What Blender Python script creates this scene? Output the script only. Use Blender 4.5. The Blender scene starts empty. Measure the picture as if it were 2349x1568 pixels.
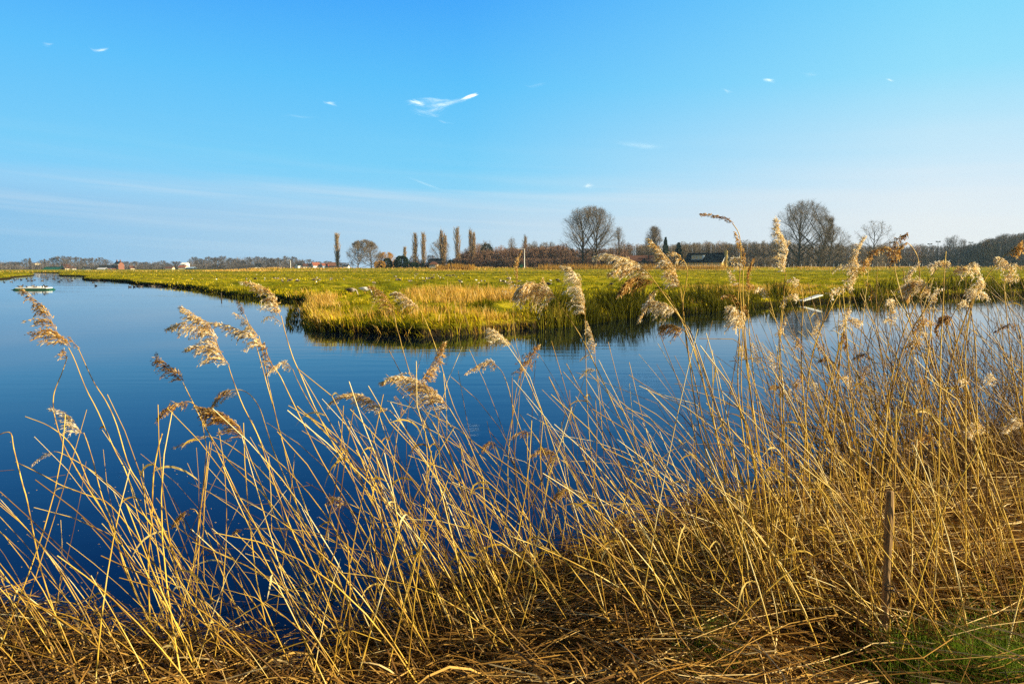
import bpy, math, random
import numpy as np
from mathutils import Matrix, Vector

sc = bpy.context.scene
COL = sc.collection
rad = math.radians

# ------------------------------------------------------------------ camera
# All picture coordinates below are read off a 2349 x 1568 view of the photograph.
F = 1566.0                       # focal length in those pixels (24 mm on a 36 mm sensor)
CU, CV = 1174.5, 784.0
CAM_H = 1.9                      # eye height above the water
PITCH, ROLL = rad(6.23), rad(-0.10)
cam = bpy.data.cameras.new("camera")
cam.sensor_width = 36.0
cam.lens = 24.0
cam.clip_start = 0.05
cam.clip_end = 20000
camo = bpy.data.objects.new("camera", cam)
COL.objects.link(camo)
CAM_R = Matrix.Rotation(rad(90) - PITCH, 3, 'X') @ Matrix.Rotation(ROLL, 3, 'Z')
camo.matrix_world = Matrix.Translation((0, 0, CAM_H)) @ CAM_R.to_4x4()
sc.camera = camo

def ray(u, v):
    return CAM_R @ Vector(((u - CU) / F, -(v - CV) / F, -1.0))

def at_d(u, v, d):
    """the point seen at (u, v), d metres away along the ground"""
    r = ray(u, v)
    return Vector((0, 0, CAM_H)) + r * (d / r.y)

def at_z(u, v, z=0.0):
    r = ray(u, v)
    return Vector((0, 0, CAM_H)) + r * ((z - CAM_H) / r.z)

# ------------------------------------------------------------------ light
SUN_EL, SUN_AZ = rad(20.0), rad(101.0)     # azimuth clockwise from the view direction
EXPOSURE = 1.3
W = bpy.data.worlds.new("World")
sc.world = W
W.use_nodes = True
nt = W.node_tree
nt.nodes.clear()

def wn(t, **kw):
    n = nt.nodes.new(t)
    for k, v in kw.items():
        setattr(n, k, v)
    return n

def wmath(op, a, b=None, clamp=False):
    n = wn('ShaderNodeMath', operation=op)
    n.use_clamp = clamp
    for i, s in enumerate((a, b)):
        if s is None:
            continue
        if isinstance(s, (int, float)):
            n.inputs[i].default_value = s
        else:
            nt.links.new(s, n.inputs[i])
    return n.outputs[0]

def wramp(fac, stops):
    n = wn('ShaderNodeValToRGB')
    e = n.color_ramp.elements
    while len(e) < len(stops):
        e.new(0.5)
    for i, (p, c) in enumerate(stops):
        e[i].position = p
        e[i].color = (c[0], c[1], c[2], 1) if not isinstance(c, (int, float)) else (c, c, c, 1)
    nt.links.new(fac, n.inputs[0])
    return n.outputs[0]

def wmix(fac, a, b, mode='MIX'):
    n = wn('ShaderNodeMix', data_type='RGBA', blend_type=mode)
    for s, i in ((fac, 0), (a, 6), (b, 7)):
        if isinstance(s, (int, float)):
            n.inputs[i].default_value = s
        elif isinstance(s, tuple):
            n.inputs[i].default_value = (*s, 1)
        else:
            nt.links.new(s, n.inputs[i])
    return n.outputs[2]

sky = wn('ShaderNodeTexSky', sky_type='NISHITA')
sky.sun_disc = False
sky.sun_elevation = SUN_EL
sky.sun_rotation = SUN_AZ
sky.altitude = 0
sky.air_density = 1.0
sky.dust_density = 0.4
sky.ozone_density = 2.0
tc = wn('ShaderNodeTexCoord')
sep = wn('ShaderNodeSeparateXYZ')
nt.links.new(tc.outputs['Generated'], sep.inputs[0])
dx, dy, dz = sep.outputs
# clear winter sky: deep cyan blue aloft, a milky veil of high cirrus low down, whiter towards the sun
el = wmath('ARCTAN2', dz, wmath('SQRT', wmath('ADD', wmath('MULTIPLY', dx, dx), wmath('MULTIPLY', dy, dy))))
azn = wmath('ARCTAN2', dx, dy)                      # 0 ahead, + to the right
mp = wn('ShaderNodeCombineXYZ')
nt.links.new(wmath('MULTIPLY', azn, 2.2), mp.inputs[0])
nt.links.new(wmath('MULTIPLY', wmath('ADD', el, wmath('MULTIPLY', azn, 0.045)), 34.0), mp.inputs[1])
nz = wn('ShaderNodeTexNoise')
nz.inputs['Scale'].default_value = 1.0
nz.inputs['Detail'].default_value = 5.0
nt.links.new(mp.outputs[0], nz.inputs['Vector'])
streak = wmath('SUBTRACT', nz.outputs[0], 0.5)
# streaks only stir the veil's upper edge
estir = wmath('MULTIPLY', streak, wramp(wmath('MULTIPLY', el, 2.0), [(0.0, 0.0), (0.10, 0.055), (0.25, 0.06), (0.45, 0.0)]))
e2 = wmath('ADD', wmath('ADD', el, wmath('MULTIPLY', azn, 0.022)), estir)
fe = wmath('MULTIPLY', e2, 57.2958 / 40.0)

def srgb(r, g, b, k=1.0 / (0.15 * 2.462)):
    return tuple((c / 255.0 / 12.92 if c < 10 else ((c / 255.0 + 0.055) / 1.055) ** 2.4) * k for c in (r, g, b))

EP = (0.0125, 0.10, 0.143, 0.165, 0.20, 0.355, 0.51, 1.0)
def skycol(cols):
    return wramp(fe, list(zip(EP, [srgb(*c) for c in cols])))
sL = skycol([(138, 194, 235), (143, 201, 241), (150, 210, 248), (130, 209, 252), (122, 208, 252), (94, 195, 255), (66, 168, 255), (6, 30, 76)])
sC = skycol([(200, 223, 240), (184, 219, 243), (164, 219, 249), (140, 215, 251), (124, 212, 253), (92, 197, 255), (68, 172, 255), (6, 32, 80)])
sR = skycol([(240, 240, 241), (236, 242, 245), (230, 241, 248), (222, 239, 250), (210, 237, 252), (152, 227, 255), (122, 216, 255), (10, 44, 96)])
fa = wmath('ADD', wmath('MULTIPLY', azn, 57.2958 / 74.0), 0.5)
m1 = wmix(wramp(fa, [(0.0, 0.0), (0.5, 1.0)]), sL, sC)
m2 = wmix(wramp(fa, [(0.45, 0.0), (0.70, 0.50), (0.92, 0.97)]), m1, sR)
# thin bright streaks along the veil's upper edge
nz2 = wn('ShaderNodeTexNoise')
nz2.inputs['Scale'].default_value = 1.0
nz2.inputs['Detail'].default_value = 6.0
mp2 = wn('ShaderNodeCombineXYZ')
nt.links.new(wmath('MULTIPLY', azn, 2.6), mp2.inputs[0])
nt.links.new(wmath('MULTIPLY', wmath('ADD', el, wmath('MULTIPLY', azn, 0.055)), 75.0), mp2.inputs[1])
nt.links.new(mp2.outputs[0], nz2.inputs['Vector'])
sk = wmath('MULTIPLY', wramp(nz2.outputs[0], [(0.47, 0.0), (0.66, 1.0)]), wramp(wmath('MULTIPLY', el, 4.0), [(0.10, 0.10), (0.30, 0.22), (0.40, 0.26), (0.50, 0.05), (0.8, 0.0)]))
m2 = wmix(sk, m2, srgb(222, 236, 246))
# away from the picture the plain sky takes over
nish = wmix(1.0, sky.outputs[0], (0.22, 0.24, 0.26), 'MULTIPLY')
c2 = wmix(wramp(wmath('ABSOLUTE', wmath('MULTIPLY', azn, 0.3183)), [(0.45, 0.05), (0.75, 0.9)]), m2, nish)
bg = wn('ShaderNodeBackground')
bg.inputs['Strength'].default_value = 0.15
nt.links.new(c2, bg.inputs['Color'])
wo = wn('ShaderNodeOutputWorld')
nt.links.new(bg.outputs[0], wo.inputs[0])

sun = bpy.data.lights.new("sun", 'SUN')
sun.energy = 5.0
sun.angle = rad(0.5)
sun.color = (1.0, 0.85, 0.56)
suno = bpy.data.objects.new("sun", sun)
COL.objects.link(suno)
sdir = Vector((math.sin(SUN_AZ) * math.cos(SUN_EL), math.cos(SUN_AZ) * math.cos(SUN_EL), math.sin(SUN_EL)))
suno.rotation_euler = sdir.to_track_quat('Z', 'Y').to_euler()
suno.location = sdir * 50

sc.view_settings.view_transform = 'Standard'
sc.view_settings.look = 'None'
sc.view_settings.exposure = EXPOSURE
sc.view_settings.gamma = 1.0
sc.view_settings.use_curve_mapping = False
sc.render.engine = 'CYCLES'
sc.cycles.max_bounces = 6
sc.cycles.transparent_max_bounces = 128
sc.cycles.caustics_reflective = False
sc.cycles.caustics_refractive = False
sc.cycles.use_denoising = False
sc.cycles.use_adaptive_sampling = True
sc.cycles.adaptive_threshold = 0.003
sc.cycles.adaptive_min_samples = 96
# ------------------------------------------------------------------ helpers
def tag(o, label=None, cat=None, group=None, kind=None):
    if label: o['label'] = label
    if cat: o['category'] = cat
    if group: o['group'] = group
    if kind: o['kind'] = kind
    return o

def empty(name, loc=(0, 0, 0), rz=0.0):
    o = bpy.data.objects.new(name, None)
    o.empty_display_size = 0.2
    COL.objects.link(o)
    o.location = loc
    o.rotation_euler = (0, 0, rz)
    return o

def link(name, me, parent=None, loc=None, rz=None):
    o = bpy.data.objects.new(name, me)
    COL.objects.link(o)
    if parent is not None:
        o.parent = parent
    if loc is not None:
        o.location = loc
    if rz is not None:
        o.rotation_euler = (0, 0, rz)
    return o

class MB:
    """collects quads / triangles with a per-vertex tone and per-face material slot"""
    def __init__(s):
        s.V, s.Q, s.T, s.A, s.n, s.qm = [], [], [], [], 0, []
    def add(s, v, q, tone=0.5, slot=0):
        v = np.asarray(v, float).reshape(-1, 3)
        q = np.asarray(q, int).reshape(-1, 4)
        s.V.append(v)
        s.Q.append(q + s.n)
        a = np.asarray(tone, float)
        s.A.append(np.full(len(v), float(a)) if a.ndim == 0 else a.reshape(-1))
        s.qm.append(np.full(len(q), slot))
        s.n += len(v)
        return s
    def box(s, cx, cy, cz, sx, sy, sz, tone=0.5, slot=0, rz=0.0):
        p = np.array([[x, y, z] for z in (-.5, .5) for y in (-.5, .5) for x in (-.5, .5)]) * (sx, sy, sz)
        if rz:
            c, n = math.cos(rz), math.sin(rz)
            p = p @ np.array([[c, n, 0], [-n, c, 0], [0, 0, 1]])
        return s.add(p + (cx, cy, cz), [[0, 2, 3, 1], [4, 5, 7, 6], [0, 1, 5, 4], [2, 6, 7, 3], [0, 4, 6, 2], [1, 3, 7, 5]], tone, slot)
    def prism(s, poly, y0, y1, tone=0.5, slot=0):
        """poly of (x, z) extruded along y; quads/triangles only via fan"""
        n = len(poly)
        v = [(x, y0, z) for x, z in poly] + [(x, y1, z) for x, z in poly]
        q = [[i, (i + 1) % n, n + (i + 1) % n, n + i] for i in range(n)]
        for k in range(1, n - 1, 2):
            a, b, c = 0, k, k + 1
            d = k + 2 if k + 2 < n else c
            q.append([a, d, c, b]); q.append([n + a, n + b, n + c, n + d])
        return s.add(v, q, tone, slot)
    def mesh(s, name, mats, smooth=False):
        V = np.concatenate(s.V) if s.V else np.zeros((0, 3))
        Q = np.concatenate(s.Q) if s.Q else np.zeros((0, 4), int)
        A = np.concatenate(s.A)
        M = np.concatenate(s.qm)
        deg = Q[:, 2] == Q[:, 3]
        tri = Q[deg][:, :3]
        quad = Q[~deg]
        me = bpy.data.meshes.new(name)
        me.vertices.add(len(V))
        me.vertices.foreach_set('co', V.astype(np.float32).ravel())
        li = np.concatenate([quad.ravel(), tri.ravel()]).astype(np.int32)
        me.loops.add(len(li))
        me.loops.foreach_set('vertex_index', li)
        np_ = len(quad) + len(tri)
        me.polygons.add(np_)
        st = np.concatenate([np.arange(len(quad)) * 4, len(quad) * 4 + np.arange(len(tri)) * 3]).astype(np.int32)
        me.polygons.foreach_set('loop_start', st)
        me.polygons.foreach_set('material_index', np.concatenate([M[~deg], M[deg]]).astype(np.int32))
        me.polygons.foreach_set('use_smooth', np.full(np_, smooth, dtype=bool))
        at = me.attributes.new('tone', 'FLOAT', 'POINT')
        at.data.foreach_set('value', A.astype(np.float32))
        for m in (mats if isinstance(mats, (list, tuple)) else [mats]):
            me.materials.append(m)
        me.update(calc_edges=True)
        return me

def tubes(P, R, sides=4, cap=False):
    """P (M,N,3) centre lines, R (M,N) radii -> verts, quads"""
    P = np.asarray(P, float); R = np.asarray(R, float)
    M, N, _ = P.shape
    T = np.gradient(P, axis=1)
    T /= np.linalg.norm(T, axis=2, keepdims=True) + 1e-12
    up = np.where(np.abs(T[:, :1, 2:3]) < 0.9, np.array([0, 0, 1.0]), np.array([0, 1.0, 0]))
    up = np.broadcast_to(up, T.shape)
    B = np.cross(T, up); B /= np.linalg.norm(B, axis=2, keepdims=True) + 1e-12
    C = np.cross(B, T)
    a = np.arange(sides) / sides * 2 * np.pi
    V = P[:, :, None, :] + R[:, :, None, None] * (np.cos(a)[None, None, :, None] * B[:, :, None, :] + np.sin(a)[None, None, :, None] * C[:, :, None, :])
    i = np.arange(M)[:, None, None] * N * sides
    j = np.arange(N - 1)[None, :, None] * sides
    k = np.arange(sides)[None, None, :]
    k2 = (k + 1) % sides
    Q = np.stack([i + j + k, i + j + k2, i + j + sides + k2, i + j + sides + k], axis=-1).reshape(-1, 4)
    return V.reshape(-1, 3), Q

def ribbons(P, Wd, side):
    """P (M,N,3), half widths Wd (M,N), side direction (M,3) or (M,N,3)"""
    P = np.asarray(P, float); M, N, _ = P.shape
    S = np.asarray(side, float)
    if S.ndim == 2:
        S = S[:, None, :]
    V = np.stack([P - S * Wd[:, :, None], P + S * Wd[:, :, None]], axis=2)
    i = np.arange(M)[:, None] * N * 2
    j = np.arange(N - 1)[None, :] * 2
    b = i + j
    Q = np.stack([b, b + 1, b + 3, b + 2], axis=-1).reshape(-1, 4)
    return V.reshape(-1, 3), Q

def _hash(ix, iy, seed):
    h = (ix.astype(np.int64) * 374761393 + iy.astype(np.int64) * 668265263 + seed * 1442695041) & 0xFFFFFFFF
    h = ((h ^ (h >> 13)) * 1274126177) & 0xFFFFFFFF
    h = h ^ (h >> 16)
    return (h & 0xFFFF) / 65535.0

def vnoise(x, y, seed=0):
    xi = np.floor(x); yi = np.floor(y)
    fx = x - xi; fy = y - yi
    fx = fx * fx * (3 - 2 * fx); fy = fy * fy * (3 - 2 * fy)
    a = _hash(xi, yi, seed); b = _hash(xi + 1, yi, seed)
    c = _hash(xi, yi + 1, seed); d = _hash(xi + 1, yi + 1, seed)
    return (a * (1 - fx) + b * fx) * (1 - fy) + (c * (1 - fx) + d * fx) * fy

def fbm(x, y, seed=0, oct=4):
    t, a, n = 0.0, 0.5, 0.0
    for o in range(oct):
        t = t + a * vnoise(x * 2 ** o, y * 2 ** o, seed + o); n += a; a *= 0.5
    return t / n

def sstep(a, b, x):
    t = np.clip((x - a) / (b - a), 0, 1)
    return t * t * (3 - 2 * t)

def sdist(poly, x, y):
    """signed distance to a polygon, + inside"""
    P = np.asarray(poly, float)
    x = np.asarray(x, float); y = np.asarray(y, float)
    d = np.full(x.shape, 1e18); ins = np.zeros(x.shape, bool)
    for (ax, ay), (bx, by) in zip(P, np.roll(P, -1, 0)):
        ex, ey = bx - ax, by - ay
        wx, wy = x - ax, y - ay
        t = np.clip((wx * ex + wy * ey) / (ex * ex + ey * ey + 1e-12), 0, 1)
        d = np.minimum(d, (wx - ex * t) ** 2 + (wy - ey * t) ** 2)
        c = ((ay > y) != (by > y)) & (x < ex * (y - ay) / (ey + (1e-12 if ey == 0 else 0)) + ax)
        ins ^= c
    d = np.sqrt(d)
    return np.where(ins, d, -d)

# ------------------------------------------------------------------ materials
class Mat:
    def __init__(s, name):
        s.m = bpy.data.materials.new(name)
        s.m.use_nodes = True
        s.t = s.m.node_tree
        s.t.nodes.clear()
        s.out = s.t.nodes.new('ShaderNodeOutputMaterial')
    def n(s, t, **kw):
        k = s.t.nodes.new(t)
        for a, b in kw.items():
            setattr(k, a, b)
        return k
    def set(s, inp, v):
        if isinstance(v, (int, float)):
            inp.default_value = v
        elif isinstance(v, tuple):
            inp.default_value = (*v, 1) if len(v) == 3 and inp.type == 'RGBA' else v
        else:
            s.t.links.new(v, inp)
    def tone(s):
        return s.n('ShaderNodeAttribute', attribute_name='tone').outputs['Fac']
    def ramp(s, fac, stops, interp='LINEAR'):
        k = s.n('ShaderNodeValToRGB')
        k.color_ramp.interpolation = interp
        e = k.color_ramp.elements
        while len(e) < len(stops):
            e.new(0.5)
        for i, (p, c) in enumerate(stops):
            e[i].position = p
            e[i].color = (*c, 1) if isinstance(c, tuple) else (c, c, c, 1)
        s.t.links.new(fac, k.inputs[0])
        return k.outputs[0]
    def noise(s, scale, detail=3.0, vec=None, rough=0.55):
        k = s.n('ShaderNodeTexNoise')
        k.inputs['Scale'].default_value = scale
        k.inputs['Detail'].default_value = detail
        k.inputs['Roughness'].default_value = rough
        if vec is not None:
            s.t.links.new(vec, k.inputs['Vector'])
        return k.outputs[0]
    def coord(s, which='Object', scale=None):
        c = s.n('ShaderNodeTexCoord').outputs[which]
        if scale:
            k = s.n('ShaderNodeMapping')
            k.inputs['Scale'].default_value = scale
            s.t.links.new(c, k.inputs[0])
            c = k.outputs[0]
        return c
    def mix(s, fac, a, b, mode='MIX'):
        k = s.n('ShaderNodeMix', data_type='RGBA', blend_type=mode)
        s.set(k.inputs[0], fac); s.set(k.inputs[6], a); s.set(k.inputs[7], b)
        return k.outputs[2]
    def math(s, op, a, b=0.0, clamp=False):
        k = s.n('ShaderNodeMath', operation=op)
        k.use_clamp = clamp
        s.set(k.inputs[0], a); s.set(k.inputs[1], b)
        return k.outputs[0]
    def bsdf(s, col, rough=0.7, spec=0.3, trans=0.0, tcol=None, bump=None, bstr=0.3, bdist=0.02):
        p = s.n('ShaderNodeBsdfPrincipled')
        s.set(p.inputs['Base Color'], col)
        s.set(p.inputs['Roughness'], rough)
        p.inputs['Specular IOR Level'].default_value = spec
        if bump is not None:
            b = s.n('ShaderNodeBump')
            b.inputs['Strength'].default_value = bstr
            b.inputs['Distance'].default_value = bdist
            s.t.links.new(bump, b.inputs['Height'])
            s.t.links.new(b.outputs[0], p.inputs['Normal'])
        sh = p.outputs[0]
        if trans > 0:
            t = s.n('ShaderNodeBsdfTranslucent')
            s.set(t.inputs[0], tcol if tcol is not None else col)
            mx = s.n('ShaderNodeMixShader')
            mx.inputs[0].default_value = trans
            s.t.links.new(sh, mx.inputs[1]); s.t.links.new(t.outputs[0], mx.inputs[2])
            sh = mx.outputs[0]
        s.t.links.new(sh, s.out.inputs[0])
        return s.m

def simple(name, col, rough=0.7, spec=0.3, var=0.25, scale=3.0, **kw):
    """a colour that varies with a noise"""
    a = Mat(name)
    n = a.noise(scale, 4.0, a.coord())
    lo = tuple(c * (1 - var) for c in col); hi = tuple(min(1, c * (1 + var)) for c in col)
    return a.bsdf(a.ramp(n, [(0.3, lo), (0.7, hi)]), rough, spec, bump=n, bstr=0.15, **kw)

def toned(name, stops, rough=0.6, spec=0.3, trans=0.0):
    a = Mat(name)
    return a.bsdf(a.ramp(a.tone(), stops), rough, spec, trans)

STRAW = [(0.0, (0.035, 0.017, 0.006)), (0.25, (0.13, 0.064, 0.014)), (0.5, (0.37, 0.21, 0.026)), (0.75, (0.64, 0.42, 0.058)), (1.0, (0.80, 0.66, 0.32))]
M = {}
M['straw'] = toned('reed_straw', STRAW, 0.45, 0.22)
M['straw_leaf'] = toned('reed_leaf', STRAW, 0.55, 0.12, 0.4)
M['plume'] = toned('reed_plume', [(0.0, (0.10, 0.048, 0.020)), (0.3, (0.38, 0.19, 0.05)), (0.55, (0.76, 0.50, 0.14)), (0.8, (0.92, 0.78, 0.44)), (1.0, (0.95, 0.90, 0.80))], 0.6, 0.08, 0.5)
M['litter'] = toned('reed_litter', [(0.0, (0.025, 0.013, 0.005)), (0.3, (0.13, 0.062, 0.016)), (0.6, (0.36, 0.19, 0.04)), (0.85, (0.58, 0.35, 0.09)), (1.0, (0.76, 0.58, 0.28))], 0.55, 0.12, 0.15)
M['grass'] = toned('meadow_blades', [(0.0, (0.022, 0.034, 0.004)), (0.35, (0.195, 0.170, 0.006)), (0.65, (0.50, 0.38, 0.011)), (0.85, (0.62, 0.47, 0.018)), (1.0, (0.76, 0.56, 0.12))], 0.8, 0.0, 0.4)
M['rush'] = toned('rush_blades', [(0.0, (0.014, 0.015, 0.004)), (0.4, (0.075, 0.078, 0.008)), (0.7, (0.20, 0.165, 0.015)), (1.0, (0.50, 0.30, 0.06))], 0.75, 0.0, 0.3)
M['dry'] = toned('dry_grass_blades', [(0.0, (0.10, 0.05, 0.010)), (0.4, (0.46, 0.25, 0.035)), (0.75, (0.72, 0.45, 0.10)), (1.0, (0.82, 0.62, 0.28))], 0.75, 0.0, 0.4)
# ------------------------------------------------------------------ land, water
def P4(pts, z=0.0):
    """waterline points given in the photograph's own 4096 pixels"""
    return [tuple(at_z(x / 1.74372, y / 1.74372, z).xy) for x, y in pts]

MAIN = P4([(140, 1090), (226, 1092), (232, 1098), (222, 1103.5), (310, 1105.5), (350, 1111), (312, 1118), (345, 1121), (400, 1122), (490, 1128), (536, 1138),
           (600, 1143), (670, 1147), (720, 1152), (770, 1158), (800, 1170), (860, 1178), (912, 1187), (1016, 1196), (1097, 1200),
           (1198, 1212), (1184, 1235), (1176, 1280), (1183, 1318), (1240, 1333), (1340, 1338), (1450, 1341), (1600, 1352), (1680, 1356),
           (1800, 1350), (1950, 1338), (2100, 1322), (2250, 1306), (2379, 1290), (2522, 1270), (2620, 1264), (2700, 1254), (2790, 1252), (2864, 1245),
           (2900, 1238), (2960, 1236), (3050, 1228), (3150, 1220), (3250, 1212), (3400, 1205), (3550, 1200), (3700, 1192), (3900, 1186),
           (4096, 1178), (4500, 1165), (5500, 1150)]) + [(900, 45), (5000, 400), (6000, 6900), (-6000, 6900), (-1500, 420), (-230, 292)]
LEFT = P4([(-300, 1124), (0, 1117), (45, 1114), (60, 1108), (137, 1103), (141, 1098), (122, 1093), (132, 1090.5)]) + [(-238, 320), (-1400, 440), (-1400, 90)]
NEAR = P4([(-500, 2410), (0, 2480), (250, 2555), (500, 2590), (760, 2600), (900, 2620), (1000, 2680), (1080, 2745), (1200, 2765), (1310, 2730), (1400, 2640),
           (1500, 2550), (1580, 2500), (1757, 2370), (2000, 2295), (2234, 2245), (2443, 2190), (2600, 2120), (2800, 2060),
           (3000, 2000), (3300, 1965), (3600, 1900), (3750, 1825), (3900, 1765), (4096, 1700), (4500, 1640), (5200, 1550)]) + [(30, 14), (30, -30), (-30, -30), (-12, 1.5)]

DY0 = 306.0
def dyke(x, y):
    """the raised road bank beyond the meadow"""
    return sstep(-135, -110, x) * sstep(DY0 - 5, DY0 + 1, y) * (1 - sstep(DY0 + 14, DY0 + 20, y))

def height(x, y, info=False):
    x = np.asarray(x, float); y = np.asarray(y, float)
    r = np.hypot(x, y)
    wob = (fbm(x * 0.9, y * 0.9, 3, 3) - 0.5) * 0.7 * sstep(10, 16, r) + (fbm(x * 3.1, y * 3.1, 5, 3) - 0.5) * 0.22
    sm = sdist(MAIN, x, y) + wob - .3
    sl = sdist(LEFT, x, y) + wob
    sn = sdist(NEAR, x, y) + wob * 0.6
    sf = np.maximum(sm, sl)
    z = -0.8 + 1.12 * sstep(-0.5, 0.45, sf)
    hum = (fbm(x * 0.55, y * 0.42, 11, 4) - 0.5) * 0.62 + (fbm(x * 1.6, y * 1.3, 21, 3) - 0.5) * 0.34 * (1 - sstep(40, 90, r))
    z = z + sstep(0.1, 2.5, sf) * (0.10 + hum * (1 - sstep(240, 300, y)))
    # old drainage furrows across the meadow
    for fy, fw, fd in ((57, 1.0, 0.22), (96, 2.0, 0.35), (150, 2.5, 0.4), (215, 3.5, 0.5), (292, 5.0, 0.6)):
        yy = y - fy - x * 0.03 - 3 * (fbm(x * 0.02, y * 0 + fy, 31, 2) - 0.5)
        z = z - sstep(1.0, 4.0, sf) * fd * np.exp(-(yy / fw) ** 2) * (0.5 + fbm(x * 0.03, y * 0, int(fy), 2))
    z = z + 1.25 * dyke(x, y) * (sf > 0)
    zn = -0.6 + 0.62 * sstep(-0.45, 0.2, sn) + 0.16 * sstep(0.1, 1.6, sn) + (fbm(x * 3.5, y * 3.5, 41, 3) - 0.5) * 0.14 * sstep(0.0, 0.6, sn)
    zn = np.where(sn > -0.6, zn, -0.8)
    out = np.maximum(z, zn)
    if info:
        return out, sm, sl, sn
    return out

def build_ground():
    ang = np.concatenate([np.arange(-180, -47, 4.5), np.arange(-47, 47.01, 0.22), np.arange(50, 180, 4.5)])
    A = np.radians(ang)
    r = 0.9 * 1.0135 ** np.arange(0, 524)
    Rg, Ag = np.meshgrid(r, A, indexing='ij')
    X, Y = Rg * np.sin(Ag), Rg * np.cos(Ag)
    Z = height(X.ravel(), Y.ravel()).reshape(X.shape)
    nr, na = X.shape
    V = np.stack([X, Y, Z], -1).reshape(-1, 3)
    V = np.vstack([V, [[0, 0, 0.2]]])
    i = np.arange(nr - 1)[:, None] * na
    k = np.arange(na)[None, :]
    k2 = (k + 1) % na
    Q = np.stack([i + k, i + k2, i + na + k2, i + na + k], -1).reshape(-1, 4)
    c = len(V) - 1
    kk = np.arange(na)
    Tq = np.stack([np.full(na, c), (kk + 1) % na, kk, kk], -1)[:, [0, 2, 1, 1]]
    mb = MB().add(V, np.vstack([Q[:, ::-1], Tq]))
    a = Mat('meadow_ground')
    co = a.coord()
    sp = a.n('ShaderNodeSeparateXYZ'); a.t.links.new(co, sp.inputs[0])
    big = a.noise(0.07, 4.0, a.coord('Object', (0.22, 1.0, 1.0)))
    mid = a.noise(0.6, 5.0, co)
    fine = a.noise(5.0, 5.0, co, 0.7)
    g = a.ramp(a.math('ADD', a.math('MULTIPLY', mid, 0.6), a.math('MULTIPLY', fine, 0.4)),
               [(0.30, (0.07, 0.08, 0.006)), (0.45, (0.20, 0.19, 0.007)), (0.55, (0.36, 0.30, 0.010)), (0.70, (0.52, 0.40, 0.03))])
    g = a.mix(a.ramp(a.noise(0.045, 3.0, a.coord('Object', (0.12, 1.0, 1.0))), [(0.42, 0.75), (0.58, 0.0)]), g, (0.10, 0.125, 0.006))
    g2 = a.mix(a.ramp(big, [(0.48, 0.0), (0.66, 0.55)]), g, a.ramp(mid, [(0.35, (0.20, 0.17, 0.014)), (0.65, (0.42, 0.27, 0.045))]))
    mud = a.ramp(fine, [(0.3, (0.012, 0.010, 0.007)), (0.7, (0.035, 0.026, 0.014))])
    isl = a.ramp(sp.outputs[2], [(0.0, 0.0), (0.16, 0.0), (0.30, 1.0)])
    isl.node.color_ramp.elements[0].position = 0.0
    c1 = a.mix(isl, mud, g2)
    soil = a.ramp(fine, [(0.3, (0.014, 0.009, 0.004)), (0.6, (0.05, 0.03, 0.010)), (0.8, (0.11, 0.065, 0.02))])
    near = a.math('LESS_THAN', sp.outputs[1], 12.0)
    mt = a.bsdf(a.mix(near, c1, soil), 0.95, 0.0, bump=a.noise(9.0, 6.0, co, 0.75), bstr=0.6, bdist=0.08)
    me = mb.mesh('ground', mt, True)
    return tag(link('ground', me), 'flat green polder meadow and muddy banks reaching to the horizon', None, None, 'structure')

build_ground()

def build_water():
    mb = MB()
    xs = np.array([-3000, 3000.0]); 
    mb.add([(-700, -40, 0), (700, -40, 0), (700, 600, 0), (-700, 600, 0)], [[0, 1, 2, 3]])
    a = Mat('water')
    geo = a.n('ShaderNodeNewGeometry')
    def ripple(sx, sy, detail, rot=0.0):
        k = a.n('ShaderNodeMapping')
        k.inputs['Scale'].default_value = (sx, sy, 1)
        k.inputs['Rotation'].default_value = (0, 0, rot)
        a.t.links.new(geo.outputs['Position'], k.inputs[0])
        return a.noise(1.0, detail, k.outputs[0], 0.5)
    r1 = ripple(0.5, 2.6, 2.0, 0.08)
    r2 = ripple(2.0, 7.0, 2.0, -0.1)
    patch = a.ramp(ripple(0.05, 0.12, 2.0), [(0.42, 0.12), (0.62, 1.0)])
    h = a.math('ADD', a.math('MULTIPLY', r1, 0.013), a.math('MULTIPLY', r2, 0.0028))
    h = a.math('MULTIPLY', h, patch)
    b = a.n('ShaderNodeBump')
    b.inputs['Strength'].default_value = 1.0
    b.inputs['Distance'].default_value = 0.55
    a.t.links.new(h, b.inputs['Height'])
    fr = a.n('ShaderNodeFresnel')
    fr.inputs['IOR'].default_value = 1.33
    a.t.links.new(b.outputs[0], fr.inputs['Normal'])
    # blue tint painted into the reflection colour, darkest at steep view angles
    gc = a.ramp(fr.outputs[0], [(0.0, (0.24, 0.48, 0.78)), (0.22, (0.40, 0.66, 1.0)), (0.45, (0.62, 0.82, 1.0)), (0.75, (0.93, 0.97, 1.0))])
    gl = a.n('ShaderNodeBsdfGlossy')
    gl.inputs['Roughness'].default_value = 0.02
    a.t.links.new(gc, gl.inputs['Color']); a.t.links.new(b.outputs[0], gl.inputs['Normal'])
    df = a.n('ShaderNodeBsdfDiffuse')
    df.inputs['Color'].default_value = (0.0006, 0.003, 0.010, 1)
    mx = a.n('ShaderNodeMixShader')
    a.t.links.new(fr.outputs[0], mx.inputs[0]); a.t.links.new(df.outputs[0], mx.inputs[1]); a.t.links.new(gl.outputs[0], mx.inputs[2])
    a.t.links.new(mx.outputs[0], a.out.inputs[0])
    return tag(link('water', mb.mesh('water', a.m)), 'dark blue ditch and broad still water between the banks', None, None, 'structure')

build_water()

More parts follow.
